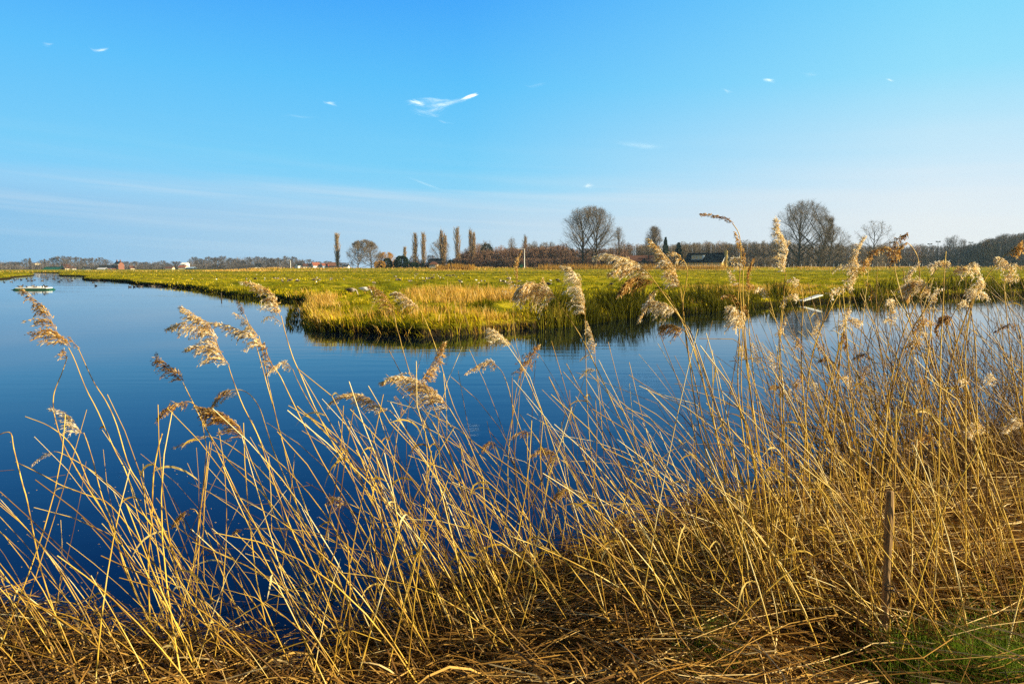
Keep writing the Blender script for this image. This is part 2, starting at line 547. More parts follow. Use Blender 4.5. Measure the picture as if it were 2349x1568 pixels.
def build_road():
    x = np.linspace(-118, 420, 60)
    a = np.stack([x, np.full_like(x, DY0 + 5.0), np.zeros_like(x)], -1)
    b = a + (0, 4.0, 0)
    z = 0.42 + 1.25 + 0.06
    V = np.empty((120, 3)); V[0::2] = a; V[1::2] = b
    V[:, 2] = np.maximum(height(V[:, 0], V[:, 1]), 1.0) + 0.05
    Q = [[2 * i, 2 * i + 2, 2 * i + 3, 2 * i + 1] for i in range(59)]
    tag(link('road', MB().add(V, Q).mesh('road', simple('asphalt', (0.06, 0.06, 0.062), 0.9, 0.2))), 'narrow grey road along the top of the dyke', None, None, 'structure')

build_road()
# ------------------------------------------------------------------ bare winter trees
M['bark'] = simple('bark', (0.065, 0.052, 0.036), 0.9, 0.05, 0.4, 1.5)
M['twig'] = toned('twigs', [(0.0, (0.075, 0.060, 0.042)), (0.5, (0.18, 0.140, 0.095)), (1.0, (0.32, 0.235, 0.14))], 0.85, 0.05)
M['twig_tan'] = toned('poplar_twigs', [(0.0, (0.20, 0.14, 0.08)), (0.5, (0.42, 0.31, 0.18)), (1.0, (0.62, 0.46, 0.26))], 0.85, 0.05)
M['twig_wood'] = toned('wood_twigs', [(0.0, (0.11, 0.088, 0.062)), (0.5, (0.27, 0.21, 0.145)), (1.0, (0.44, 0.335, 0.21))], 0.85, 0.05)
M['twig_gold'] = toned('willow_twigs', [(0.0, (0.20, 0.105, 0.025)), (0.5, (0.46, 0.25, 0.05)), (1.0, (0.66, 0.40, 0.09))], 0.85, 0.05)
M['twig_red'] = toned('thicket_twigs', [(0.0, (0.11, 0.06, 0.042)), (0.5, (0.24, 0.14, 0.09)), (1.0, (0.38, 0.24, 0.13))], 0.85, 0.05)
M['twig_far'] = toned('distant_twigs', [(0.0, (0.085, 0.078, 0.085)), (0.5, (0.18, 0.15, 0.135)), (1.0, (0.30, 0.23, 0.17))], 0.85, 0.05)  # bluish cast puts the haze of distance into the twig colour
M['needle'] = toned('evergreen', [(0.0, (0.008, 0.018, 0.010)), (0.5, (0.020, 0.042, 0.020)), (1.0, (0.045, 0.080, 0.030))], 0.7, 0.2)

class Grow:
    """collects 4-point branches; level 0 is the trunk, the rest the crown"""
    def __init__(s, seed):
        s.r = random.Random(seed)
        s.wood, s.lim = [], []
    def branch(s, p, d, L, r0, r1, up=0.1, wig=0.12, wood=False):
        pts = [p]
        q = Vector(p); d = Vector(d).normalized()
        for i in range(3):
            d = (d + Vector((s.r.gauss(0, wig), s.r.gauss(0, wig), s.r.gauss(0, wig) + up))).normalized()
            q = q + d * (L / 3)
            pts.append(q.copy())
        b = (pts, [r0, r0 * .72 + r1 * .28, r0 * .4 + r1 * .6, r1])
        if wood == 'new': s.wood.append([b])
        elif wood: s.wood[-1].append(b)
        else: s.lim.append(b)
        return pts, d
    def on(s, pts, t):
        f = min(t, 0.999) * 3; i = int(f)
        return Vector(pts[i]).lerp(Vector(pts[i + 1]), f - i)
    def meshes(s, mw, mc, name):
        tm = []
        for wd in s.wood:
            P = np.array([[tuple(v) for v in b[0]] for b in wd]); R = np.array([b[1] for b in wd])
            v, q = tubes(P, R, 6)
            tm.append(MB().add(v, q, 0.4).mesh(name + '_trunk', mw, True))
        P = np.array([[tuple(v) for v in b[0]] for b in s.lim]); R = np.array([b[1] for b in s.lim])
        mb = MB()
        v, q = tubes(P, R, 3)
        rng = np.random.default_rng(len(s.lim))
        big = (R[:, 0] > 0.05)
        t = np.where(big, 0.05, 0.55) + rng.normal(0, 0.16, len(R))
        mb.add(v, q, np.repeat(np.clip(t, 0, 1), 12))
        return tm, mb.mesh(name + '_crown', mc, False)

def exit_len(p, d, c, ax):
    """distance from p along d to the surface of the ellipsoid (centre c, axes ax)"""
    a = [(p[i] - c[i]) / ax[i] for i in range(3)]; b = [d[i] / ax[i] for i in range(3)]
    A = sum(x * x for x in b); B = sum(x * y for x, y in zip(a, b)); C = sum(x * x for x in a) - 1
    D = B * B - A * C
    if D <= 0: return 0.0
    return max(0.0, (-B + math.sqrt(D)) / A)

def round_tree(seed, H, Wd, trunks=((0, 0, 0, 0),), low=0.18, dens=1.0, name='tree', mc='twig', r_tr=None, tw=0.020, tmin=0.20, spread=(0.5, 1.25)):
    """a wide crown of rising limbs; trunks are (x, y, lean x, lean y)"""
    g = Grow(seed); r = g.r
    c = (0, 0, H * (low + 1) / 2); ax = (Wd / 2, Wd / 2, H * (1 - low) / 2)
    rt = r_tr or H * 0.02
    for (tx, ty, lx, ly) in trunks:
        Ht = H * (0.78 + 0.1 * r.random())
        Ht = min(Ht, exit_len((tx, ty, 0.5 * c[2]), tuple(Vector((lx, ly, 1)).normalized()), c, ax) + .42 * c[2]) if low < .15 else Ht
        pts, d = g.branch((tx, ty, -0.3), (lx, ly, 1), Ht, rt, rt * .22, 0.06, 0.05, 'new')
        nl = int(26 * dens / (len(trunks) ** 0.35))
        for i in range(nl):
            t = tmin + (0.92 - tmin) * (i + r.random() * .8) / nl
            a = i * 2.4 + r.random() * .9
            st = g.on(pts, t)
            th = spread[1] - (spread[1] - spread[0]) * t + r.gauss(0, .12)
            dd = Vector((math.sin(th) * math.cos(a), math.sin(th) * math.sin(a), math.cos(th)))
            L = exit_len(st, dd, c, ax)
            if L < H * .06: L = H * .1
            L *= r.uniform(.82, 1.02)
            rl = rt * (0.5 - 0.3 * t)
            lp, ld = g.branch(st, dd, L, rl, rl * .18, 0.10, 0.10, rl > 0.09 * 1)
            n2 = max(3, int(9 * dens))
            for j in range(n2):
                t2 = .22 + .78 * (j + r.random()) / n2
                s2 = g.on(lp, t2)
                d2 = (dd * 0.75 + Vector((r.gauss(0, .62), r.gauss(0, .62), r.gauss(.22, .45)))).normalized()
                L2 = min(exit_len(s2, d2, c, ax), L * .5) * r.uniform(.7, 1.08) + H * .015
                p2, e2 = g.branch(s2, d2, L2, rl * .30, tw * .8, 0.08, 0.16)
                n3 = max(3, int(7 * dens))
                for k in range(n3):
                    t3 = .2 + .8 * (k + r.random()) / n3
                    s3 = g.on(p2, t3)
                    d3 = (d2 * .7 + Vector((r.gauss(0, .6), r.gauss(0, .6), r.gauss(.2, .45)))).normalized()
                    L3 = min(exit_len(s3, d3, c, ax) + H * .02, H * .11) * r.uniform(.6, 1.15) + .15
                    p3, e3 = g.branch(s3, d3, L3, tw * 1.2, tw * .5, 0.06, 0.18)
                    for m in range(2):
                        s4 = g.on(p3, r.uniform(.2, .95))
                        d4 = (d3 * .7 + Vector((r.gauss(0, .6), r.gauss(0, .6), r.gauss(.15, .5)))).normalized()
                        g.branch(s4, d4, min(H * .06, 1.5) * r.uniform(.5, 1.2), tw * .9, tw * .35, 0.04, 0.2)
    return g.meshes(M['bark'], M[mc], name)

def poplar(seed, H, Wd, leaders=1, name='poplar', mc='twig_tan', low=0.04, tw=0.035, dens=1.0):
    g = Grow(seed); r = g.r
    rt = H * .018
    for l in range(leaders):
        off = (l - (leaders - 1) / 2) * Wd * .42
        hh = H * (1 if l == 0 else r.uniform(.86, .95))
        pts, d = g.branch((off * .3, 0, -.3), (off / hh * .9, 0, 1), hh * .97, rt, .03, 0.05, 0.012, 'new')
        n = int(75 * dens)
        for i in range(n):
            t = low + (.96 - low) * (i + r.random()) / n
            a = i * 2.4 + r.random()
            st = g.on(pts, t)
            w = Wd / 2 / leaders ** .5 * (math.sin(math.pi * min(1, (t * .93 + .10) ** .75)) ** .7)
            th = r.uniform(.18, .42)
            L = min(w / math.sin(th) * r.uniform(.6, 1.1), hh * .24, max(.6, (1.0 - t) * hh * .9 + .5))
            dd = Vector((math.sin(th) * math.cos(a), math.sin(th) * math.sin(a), math.cos(th)))
            lp, ld = g.branch(st, dd, L, rt * .3 * (1 - .7 * t), .02, 0.16, 0.05)
            for j in range(9):
                s2 = g.on(lp, .12 + .88 * (j + r.random()) / 9)
                d2 = (dd + Vector((r.gauss(0, .22), r.gauss(0, .22), .3))).normalized()
                p2, e2 = g.branch(s2, d2, L * r.uniform(.25, .5), tw, tw * .5, 0.1, 0.08)
                for k in range(3):
                    s3 = g.on(p2, r.uniform(.15, .9))
                    d3 = (d2 + Vector((r.gauss(0, .28), r.gauss(0, .28), .15))).normalized()
                    g.branch(s3, d3, L * r.uniform(.12, .25) + .2, tw * .8, tw * .35, 0.1, 0.08)
    return g.meshes(M['bark'], M[mc], name)

def evergreen(seed, H, Wd, name, cone=True, mc='needle', n=2600, low=0.03):
    """layered sprays of needles as many small blades"""
    rng = np.random.default_rng(seed)
    t = rng.random(n) ** 0.85
    lay = 0.86 + 0.22 * np.sin(t * 38 + rng.normal(0, .4, n))
    if cone:
        R = Wd / 2 * (1 - t) ** 0.8 * lay + 0.05
    else:
        R = Wd / 2 * np.sqrt(np.clip(1 - ((t - .42) / .60) ** 2, 0, 1)) * (0.85 + .2 * lay)
    a = rng.random(n) * 2 * np.pi
    bump = 0.82 + 0.30 * vnoise(a * 2.2, t * 6, seed)
    rr = R * bump * rng.uniform(.55, 1.0, n) ** .5
    z = H * (low + (1 - low) * t)
    c = np.stack([rr * np.cos(a), rr * np.sin(a), z], -1)
    o = np.stack([np.cos(a), np.sin(a), np.full(n, -.15 if cone else .3)], -1) + rng.normal(0, .4, (n, 3))
    o /= np.linalg.norm(o, axis=1, keepdims=True)
    L = (Wd * .11) * rng.uniform(.6, 1.3, n)
    P = np.stack([c - o * L[:, None] * .4, c + o * L[:, None] * .2, c + o * L[:, None] * .7], 1)
    s = np.cross(o, rng.normal(0, 1, (n, 3))); s /= np.linalg.norm(s, axis=1, keepdims=True)
    Wb = np.stack([L * .12, L * .22, L * .03], 1)
    v, q = ribbons(P, Wb, s)
    cm = MB().add(v, q, np.repeat(np.clip(.45 + rng.normal(0, .2, n), 0, 1), 6)).mesh(name + '_crown', M[mc])
    v, q = tubes(np.array([[(0, 0, -.3), (0, 0, H * .4), (0.05, 0, H * .93)]]), np.array([[H * .022, H * .014, .02]]), 6)
    tm = MB().add(v, q).mesh(name + '_trunk', M['bark'], True)
    return tm, cm

def plant(name, meshes, x, y, z, label, cat='tree', group=None, s=1.0, sx=None, rz=0.0, mat=None):
    o = empty(name, (x, y, z), rz)
    o.scale = (sx if sx else s, sx if sx else s, s)
    for tm in (meshes[0] if isinstance(meshes[0], list) else [meshes[0]]):
        link('trunk', tm, o)
    c = link('crown', meshes[1], o)
    if mat:
        c.material_slots[0].link = 'OBJECT'
        c.material_slots[0].material = M[mat]
    tag(o, label, cat, group)
    return o

def span(u0, u1, vt, d, z0=0.4):
    """centre x, width and height of something seen between u0 and u1 with its top at vt, d metres away"""
    a, b = at_d(u0, 612, d), at_d(u1, 612, d)
    top = at_d((u0 + u1) / 2, vt, d)
    return (a.x + b.x) / 2, b.x - a.x, top.z - z0

# ---- the poplars
POPG = 'slender bare poplars beyond the meadow'
for k, (u0, u1, vt, d, lead, lab) in enumerate((
        (762, 787, 536, 335, 1, 'tall slender bare poplar standing alone beside the round bare tree'),
        (923, 936, 567, 385, 1, 'shortest bare poplar, behind the dark round evergreen bush'),
        (942, 963, 536, 345, 1, 'slim bare poplar with reddish foot, nearest the dark evergreen bush'),
        (963, 981, 533, 345, 1, 'slim pointed bare poplar just before the small pavilion'),
        (1006, 1027, 526, 350, 2, 'twin topped bare poplar rising in front of a round bare tree above the pavilion'),
        (1040, 1060, 521, 345, 1, 'tallest bare poplar, between two twin topped poplars'),
        (1074, 1094, 523, 350, 2, 'twin topped bare poplar next to the brown thicket'),
        (1198, 1212, 540, 420, 1, 'narrow distant poplar rising above the thicket behind the tall lamp post'))):
    x, w, h = span(u0, u1, vt, d)
    plant('poplar_tree', poplar(100 + k, h, w * 1.2, lead), x, d, 0.4, lab, 'tree', POPG)

# ---- the big single trees
x, w, h = span(797, 874, 552, 330)
plant('bare_tree', round_tree(7, h, w, ((-3.0, 0, -.04, 0), (3.2, 1, .05, 0)), 0.02, 1.2, 'round_tree', tw=.018, tmin=.12, spread=(.3, 1.35)), x, 330, 0.4,
      'round bare tree with two trunks and a dome shaped crown beside the lone poplar')
x, w, h = span(983, 1034, 550, 365)
plant('bare_tree', round_tree(8, h, w, ((1, 0, 0, 0),), 0.12, 0.9, 'round_tree'), x, 365, 0.4, 'round bare tree half hidden behind the twin topped poplar by the pavilion')
x, w, h = span(1290, 1410, 476, 322)
plant('bare_tree', round_tree(21, h, w * 1.12, ((-2.6, 0, .0, 0), (2.8, -1.5, .06, 0)), 0.10, 1.2, 'great_tree', tw=.0165, spread=(.28, 1.25)), x, 322, 0.4,
      'huge dark bare tree with two trunks and a broad rounded crown')
x, w, h = span(1402, 1436, 522, 345)
plant('bare_tree', round_tree(22, h, w, ((0, 0, 0, 0),), 0.2, 0.7, 'thin_tree', spread=(.25, .7)), x, 345, 0.4, 'thin pale bare tree at the edge of the huge dark tree')
x, w, h = span(1477, 1517, 521, 375)
plant('bare_tree', round_tree(23, h, w, ((-1.2, 0, -.03, 0), (1.2, 0, .03, 0)), 0.22, 0.9, 'upright_tree', spread=(.2, .7)), x, 375, 0.4,
      'upright bare tree with two pale trunks beside the dark pointed fir')
x, w, h = span(1768, 1905, 463, 330)
plant('bare_tree', round_tree(31, h, w, ((-1.0, 0, -.01, 0), (9, 2, .12, 0)), 0.06, 1.3, 'great_tree', tw=.019, tmin=.1, spread=(.3, 1.3)), x, 330, 0.4,
      'huge spreading bare tree with a peaked crown beside the yellow gabled house')
x, w, h = span(1868, 1950, 521, 326)
plant('bare_tree', round_tree(32, h, w, ((-4, 0, .35, 0), (-1, 1, .1, 0)), 0.0, 0.8, 'leaning_tree', spread=(.5, 1.4)), x, 326, 0.4,
      'low bare tree with leaning limbs under the huge peaked tree')
x, w, h = span(1955, 2048, 509, 365)
plant('bare_tree', round_tree(33, h, w, ((0, 0, .02, 0),), 0.22, 0.6, 'open_tree', tw=.03, spread=(.5, 1.15)), x, 365, 0.4,
      'airy bare tree with crooked open limbs seen against the white sky')
for k, (u0, u1, vt, lab) in enumerate(((2160, 2182, 545, 'narrow bare tree, first of the three rising over the dark wood between the floodlight masts'),
                                       (2174, 2199, 540, 'middle and tallest of three bare trees over the dark wood between the floodlight masts'),
                                       (2192, 2213, 548, 'narrow bare tree, last of the three rising over the dark wood between the floodlight masts'))):
    x, w, h = span(u0, u1, vt, 420)
    plant('bare_tree', round_tree(40 + k, h, w, ((0, 0, 0, 0),), 0.15, 0.7, 'wood_tree', mc='twig_far', spread=(.15, .5)), x, 420, 0.4, lab)
for u0, u1, vt, d, lab in ((1160, 1188, 545, 390, 'bushy topped bare tree rising above the thicket behind the lamp post'),
                           (1213, 1240, 555, 390, 'round topped bare tree above the thicket beyond the lamp post'),
                           (1258, 1275, 551, 395, 'small pointed bare tree above the thicket near the huge dark tree'),
                           (1066, 1090, 575, 352, 'low bare tree at the foot of the last tall poplar'),
                           (1092, 1112, 560, 372, 'bare bushy tree between the last tall poplar and the ivy covered tree')):
    x, w, h = span(u0, u1, vt, d)
    plant('bare_tree', round_tree(int(u0), h, w, ((0, 0, 0, 0),), 0.08, 0.7, 'thicket_tree', spread=(.2, .9)), x, d, 0.4, lab)

# ---- evergreens and bushes
x, w, h = span(1102, 1132, 551, 360)
iv = plant('ivy_clad_tree', round_tree(55, h, w, ((0, 0, 0, 0),), 0.3, 0.8, 'ivy_tree'), x, 360, 0.4, 'bare tree whose upper trunk is wrapped in dark ivy')
ivm = evergreen(56, h * .5, w * .85, 'ivy', False, n=1500)[1]
io = link('ivy', ivm, iv); io.location = (0, 0, h * .38)
EVG = 'dark evergreens around the houses'
for k, (u0, u1, vt, d, cone, lab) in enumerate((
        (1512, 1539, 544, 352, True, 'tall dark pointed fir beside the upright two trunked tree'),
        (1540, 1571, 556, 338, True, 'broad dark conifer standing against the end of the dark roofed house'),
        (1500, 1530, 572, 336, True, 'dark bushy conifer at the end of the red brown barn'),
        (905, 938, 587, 332, False, 'large dark round evergreen bush under the shortest poplar'),
        (878, 900, 592, 331, False, 'smaller dark round evergreen bush beside the golden willow'),
        (866, 882, 598, 332, False, 'low dark evergreen bush under the golden willow'),
        (1026, 1044, 596, 340, False, 'dark green bush between the twin topped and the tallest poplar'),
        (1058, 1072, 596, 340, False, 'small dark green bush between the tallest and the last tall poplar'),
        (966, 975, 597, 331, True, 'small dark cone shaped bush at the foot of the pointed poplar before the pavilion'),
        (938, 962, 602, 329, False, 'low clipped green bush at the foot of the reddish footed poplar'))):
    x, w, h = span(u0, u1, vt, d)
    plant('evergreen_tree' if cone else 'evergreen_bush', evergreen(200 + k, h, w, 'evergreen', cone), x, d, 0.4, lab, 'tree' if cone else 'bush', EVG)
x, w, h = span(864, 908, 579, 340)
plant('willow_bush', round_tree(60, h, w, ((-2, 0, 0, 0), (2, 0, 0, 0)), 0.0, 0.9, 'willow', mc='twig_gold', spread=(.2, 1.2)), x, 340, 0.4, 'golden yellow willow bush beside the round two trunked tree', 'bush')
x, w, h = span(858, 884, 597, 326)
plant('shrub', round_tree(61, h, w, ((-2, 0, 0, 0), (2, 0, 0, 0)), 0.0, 0.7, 'shrub', mc='twig_gold', spread=(.2, 1.2)), x, 326, 0.4, 'low olive shrub in front of the golden willow bush', 'bush')
for u0, u1, vt, d, lab in ((938, 962, 585, 352, 'reddish brown shrub behind the reddish footed poplar'), (975, 1000, 585, 355, 'reddish brown shrub close behind the pavilion'),
                           (1040, 1058, 590, 340, 'rusty brown shrub at the foot of the tallest poplar')):
    x, w, h = span(u0, u1, vt, d)
    plant('shrub', round_tree(int(u0), h, w, ((-1, 0, 0, 0), (1, 0, 0, 0)), 0.0, 0.6, 'shrub', mc='twig_red', spread=(.2, 1.1)), x, d, 0.4, lab, 'bush')

# ---- trees standing up out of the thicket and the wood
BELT = 'bare trees rising from the woodland belt'
bk = [round_tree(400 + k, 12, (6, 8, 5, 9)[k], ((0, 0, 0, 0),), (.15, .05, .2, .1)[k], 0.62, 'belt_tree', mc=('twig', 'twig_red', 'twig', 'twig')[k], tw=.022, tmin=.12, spread=(.2, .85)) for k in range(4)]
rbk = random.Random(12)
for (u0, u1, vlo, vhi, d0, d1, n, where) in ((1068, 1290, 556, 574, 355, 378, 16, 'of the reddish thicket behind the street lamp'), (1420, 1580, 553, 565, 380, 400, 10, 'of the wood behind the red brown barn'),
                                             (1580, 1775, 549, 560, 385, 420, 13, 'of the wood above the dark roofed house'), (1905, 2120, 553, 568, 372, 410, 10, 'around the airy crooked tree'), (2215, 2360, 535, 558, 400, 430, 9, 'on the rising dark wood at its outer end')):
    for k in range(n):
        u = u0 + (u1 - u0) * (k + rbk.random()) / n; d = rbk.uniform(d0, d1); vt = rbk.uniform(vlo, vhi)
        if u0 > 2200: vt = 560 - (u - 2215) / 145 * 26 + rbk.uniform(-5, 4)
        x, w, h = span(u - 9, u + 9, vt, d)
        q = rbk.randrange(4)
        plant('bare_tree', bk[q], x, d, .4, 'bare tree rising from the top ' + where, 'tree', BELT + ' ' + where, h / 12, h / 12 * rbk.uniform(.75, 1.25), rbk.uniform(0, 6.2))

# ---- far tree line on the left, each crown a tree of its own
FARG = 'bare trees of the far tree line'
far_kinds = [round_tree(300 + k, 12, 12 if k < 3 else 8, ((0, 0, 0, 0),), -0.08, 0.66, 'far_tree', mc='twig_far', tw=.075, tmin=0.05, spread=(.25, 1.45)) for k in range(4)]
far_pop = poplar(310, 12, 3.4, 1, 'far_poplar', 'twig_far', tw=.07, dens=.7)
rf = random.Random(5)
FAR = [(-14, 8, 603), (4, 17, 603), (14, 30, 601), (26, 41, 600), (38, 55, 601), (52, 68, 594), (70, 82, 606), (80, 94, 607), (88, 102, 597), (106, 120, 598), (112, 134, 592), (127, 152, 587), (140, 158, 593), (153, 174, 589),
       (168, 190, 590), (186, 205, 592), (200, 222, 592), (222, 242, 591), (236, 255, 596), (281, 297, 599), (295, 322, 600), (318, 334, 602), (326, 345, 601), (340, 354, 604), (352, 366, 602), (362, 382, 598),
       (376, 390, 603), (392, 414, 599), (437, 457, 590), (452, 474, 594), (470, 487, 589), (482, 506, 590), (500, 524, 588), (520, 540, 592), (534, 553, 594), (548, 568, 597), (562, 582, 590), (577, 600, 589),
       (594, 617, 590), (612, 633, 592), (628, 650, 592), (646, 666, 588), (664, 683, 589), (680, 702, 597), (700, 720, 595), (714, 740, 600), (740, 764, 599), (770, 800, 602)]
for k, (u0, u1, vt) in enumerate(FAR):
    d = 720 + rf.uniform(-25, 40)
    x, w, h = span(u0, u1, vt, d, -1.0)
    km = far_kinds[k % 4]
    w0 = 12 if k % 4 < 3 else 8
    where = ('west of the white gabled houses by the creek' if u1 < 150 else 'between the white gabled houses and the brick house' if u1 < 262 else
             'between the brick house and the red roofed shed' if u1 < 420 else 'in the dense belt behind the pale reed strip' if u1 < 690 else 'behind the red roofed far village')
    plant('bare_tree', km, x, d, -1.0, 'bluish bare far tree ' + where.replace('west of', 'before'), 'tree', FARG + ' ' + where.replace('west of', 'before'), h / 12.0, w * 1.7 / w0, rf.uniform(0, 6.2))
for u0, u1, vt in ((66, 74, 592), (100, 107, 594)):
    x, w, h = span(u0, u1, vt, 715, -1.0)
    plant('poplar_tree', far_pop, x, 715, -1.0, 'slim far poplar beside the pale flats, ' + ('taller one' if vt == 592 else 'shorter one'), 'tree', FARG, h / 12.0, w * 1.2 / 3.4)

# ---- the woods that read as one mass
def wood_mass(name, label, strips, mat, seed, dens=1.0):
    """many bare stems and twigs between u0..u1 with an uneven top; strips of (u0, u1, top left, top right, d0, d1)"""
    rng = np.random.default_rng(seed)
    mb = MB()
    for (u0, u1, v0, v1, d0, d1, per) in strips:
        n = int((u1 - u0) * per * dens)
        u = rng.uniform(u0, u1, n); d = rng.uniform(d0, d1, n)
        f = (u - u0) / (u1 - u0)
        vt = v0 + (v1 - v0) * f + (fbm(u * .05, d * 0.08, seed, 3) - .55) * 13 + np.abs(rng.normal(0, 3.5, n)) + (d - d0) / (d1 - d0 + 1) * 2
        x = np.array([at_d(a, 612, b).x for a, b in zip(u, d)])
        zt = np.array([at_d(a, b, c).z for a, b, c in zip(u, vt, d)])
        H = np.maximum(zt - 0.4, 1.5)
        lean = rng.normal(0, .05, (n, 2))
        tt = np.array([0, .35, .7, 1.0])
        P = np.stack([x[:, None] + lean[:, :1] * H[:, None] * tt, d[:, None] + lean[:, 1:] * H[:, None] * tt, 0.2 + H[:, None] * tt], -1)
        R = (0.05 + 0.006 * H)[:, None] * np.array([1.0, .75, .5, .2])
        v, q = tubes(P, R, 3)
        tn = np.clip(rng.normal(.45, .18, n), 0, 1)
        mb.add(v, q, np.repeat(tn * .8, 12))
        k = 34
        t = rng.uniform(.0, 1.0, (n, k)) ** 0.95
        b = np.stack([x[:, None] + lean[:, :1] * H[:, None] * t, d[:, None] + lean[:, 1:] * H[:, None] * t, .2 + H[:, None] * t * .97], -1)
        a = rng.random((n, k)) * 2 * np.pi
        L = H[:, None] * .17 * (1.25 - t) * rng.uniform(.6, 1.4, (n, k)) + .35
        upd = rng.uniform(.5, 1.6, (n, k))
        dr = np.stack([np.cos(a), np.sin(a), upd], -1); dr /= np.linalg.norm(dr, axis=2, keepdims=True)
        e = b + dr * L[..., None]
        m = (b + e) / 2 + rng.normal(0, .08, b.shape) * L[..., None]
        e[..., 2] = np.minimum(e[..., 2], (zt + rng.normal(0, .4, n))[:, None])
        Pt = np.stack([b, m, e], 2).reshape(-1, 3, 3)
        sd = np.cross(dr, rng.normal(0, 1, dr.shape)).reshape(-1, 3); sd /= np.linalg.norm(sd, axis=1, keepdims=True)
        Wt = np.tile(np.array([.060, .050, .025]), (len(Pt), 1)) * rng.uniform(.7, 1.5, (len(Pt), 1))
        v, q = ribbons(Pt, Wt, sd)
        mb.add(v, q, np.repeat(np.clip(np.repeat(tn, k) + rng.normal(0, .14, n * k), 0, 1), 6))
    return tag(link(name, mb.mesh(name, M[mat])), label, 'wood', None, 'stuff')

wood_mass('thicket', 'reddish brown winter thicket behind the lamp post', [(1050, 1300, 576, 562, 345, 378, 3.8), (930, 1050, 596, 590, 352, 362, 1.2), (1280, 1440, 570, 568, 340, 376, 3.4), (1040, 1440, 592, 588, 338, 345, 2.2), (860, 1010, 600, 600, 345, 352, 1.6)], 'twig_red', 71)
wood_mass('wood', 'grey brown bare wood behind the barn and the dark roofed house', [(1415, 1580, 562, 560, 385, 430, 2.4), (1555, 1790, 557, 555, 392, 450, 3.0), (1760, 2030, 556, 562, 372, 430, 2.4), (1690, 2030, 588, 588, 365, 375, 1.2)], 'twig_wood', 72)
wood_mass('dark_wood', 'dark bluish wood under the floodlight masts', [(2000, 2230, 564, 562, 400, 450, 2.8), (2210, 2300, 564, 536, 400, 440, 3.2), (2280, 2420, 540, 524, 395, 440, 3.2)], 'twig_far', 73)
wood_mass('distant_wood', 'faint low wood along the far horizon', [(-30, 440, 599, 602, 760, 800, 2.2), (430, 700, 592, 593, 760, 800, 2.6), (690, 800, 600, 602, 760, 800, 2.0), (-30, 440, 606, 608, 722, 740, 2.0), (430, 800, 603, 606, 715, 740, 2.0)], 'twig_far', 74)
# ------------------------------------------------------------------ buildings and street furniture
M['brick'] = simple('brick', (0.20, 0.085, 0.055), 0.85, 0.2, 0.25, 2.0)
M['yellow_brick'] = simple('yellow_brick', (0.56, 0.40, 0.12), 0.85, 0.2, 0.18, 3.0)
M['dark_roof'] = simple('dark_roof_tiles', (0.018, 0.019, 0.023), 0.75, 0.12, 0.3, 2.0)
M['red_roof'] = simple('red_roof_tiles', (0.26, 0.08, 0.04), 0.7, 0.3, 0.25, 2.0)
M['brown_roof'] = simple('brown_roof_tiles', (0.13, 0.055, 0.032), 0.75, 0.25, 0.25, 2.0)
M['white'] = simple('white_paint', (0.78, 0.77, 0.73), 0.5, 0.3, 0.08, 2.0)
M['cream'] = simple('cream_render', (0.62, 0.52, 0.34), 0.8, 0.2, 0.12, 2.0)
M['green_paint'] = simple('green_paint', (0.012, 0.085, 0.035), 0.45, 0.4, 0.2, 4.0)
M['black'] = simple('black_timber', (0.012, 0.012, 0.014), 0.6, 0.3, 0.2, 3.0)
M['glass'] = Mat('window_glass').bsdf((0.02, 0.03, 0.04), 0.08, 0.5)
M['dormer_felt'] = simple('dormer_felt', (0.20, 0.155, 0.095), 0.9, 0.1, 0.2, 2.0)
M['metal'] = simple('galvanised_steel', (0.55, 0.55, 0.55), 0.4, 0.5, 0.1, 3.0)
M['bluegrey'] = simple('blue_grey_cladding', (0.25, 0.36, 0.50), 0.6, 0.3, 0.1, 3.0)

def part(name, mb, mat, parent, smooth=False):
    return link(name, mb.mesh(name, M[mat], smooth), parent)

def roof_slab(mb, L, Wd, ze, zr, th=0.25, over=0.4):
    """two sloping slabs, ridge along x"""
    for s in (-1, 1):
        y0, y1 = s * (Wd / 2 + over), 0
        k = (zr - ze) / (Wd / 2)
        z0 = ze - over * k
        x = L / 2 + over
        v = [(-x, y0, z0), (x, y0, z0), (x, y1, zr), (-x, y1, zr), (-x, y0, z0 + th), (x, y0, z0 + th), (x, y1, zr + th), (-x, y1, zr + th)]
        mb.add(v, [[0, 1, 2, 3], [4, 7, 6, 5], [0, 4, 5, 1], [1, 5, 6, 2], [2, 6, 7, 3], [3, 7, 4, 0]])
    return mb

def gable_body(mb, L, Wd, ze, zr, z0=-0.5):
    v = [(-L/2, -Wd/2, z0), (L/2, -Wd/2, z0), (L/2, Wd/2, z0), (-L/2, Wd/2, z0), (-L/2, -Wd/2, ze), (L/2, -Wd/2, ze), (L/2, Wd/2, ze), (-L/2, Wd/2, ze), (-L/2, 0, zr), (L/2, 0, zr)]
    return mb.add(v, [[0, 1, 5, 4], [2, 3, 7, 6], [1, 2, 6, 5], [3, 0, 4, 7], [5, 6, 9, 9], [7, 4, 8, 8]])

def window(parent, x, y, z, w, h, face='front', frame='white'):
    """a framed window proud of a wall; face front = towards -y, side = towards +x"""
    f = MB(); t = .09
    sx, sy = (1, 0) if face == 'front' else (0, 1)
    def bar(a, b, ww, hh):
        f.box(x + a * sx, y + a * sy, z + b, ww if sx else .10, .10 if sx else ww, hh)
    bar(0, h/2, w, t); bar(0, -h/2, w, t); bar(-w/2, 0, t, h); bar(w/2, 0, t, h); bar(0, 0, t, h - t)
    o = link('window', f.mesh('window', M[frame]), parent)
    g = MB().box(x, y, z, (w - t) if sx else .05, .05 if sx else (w - t), h - t)
    link('pane', g.mesh('pane', M['glass']), o)
    return o

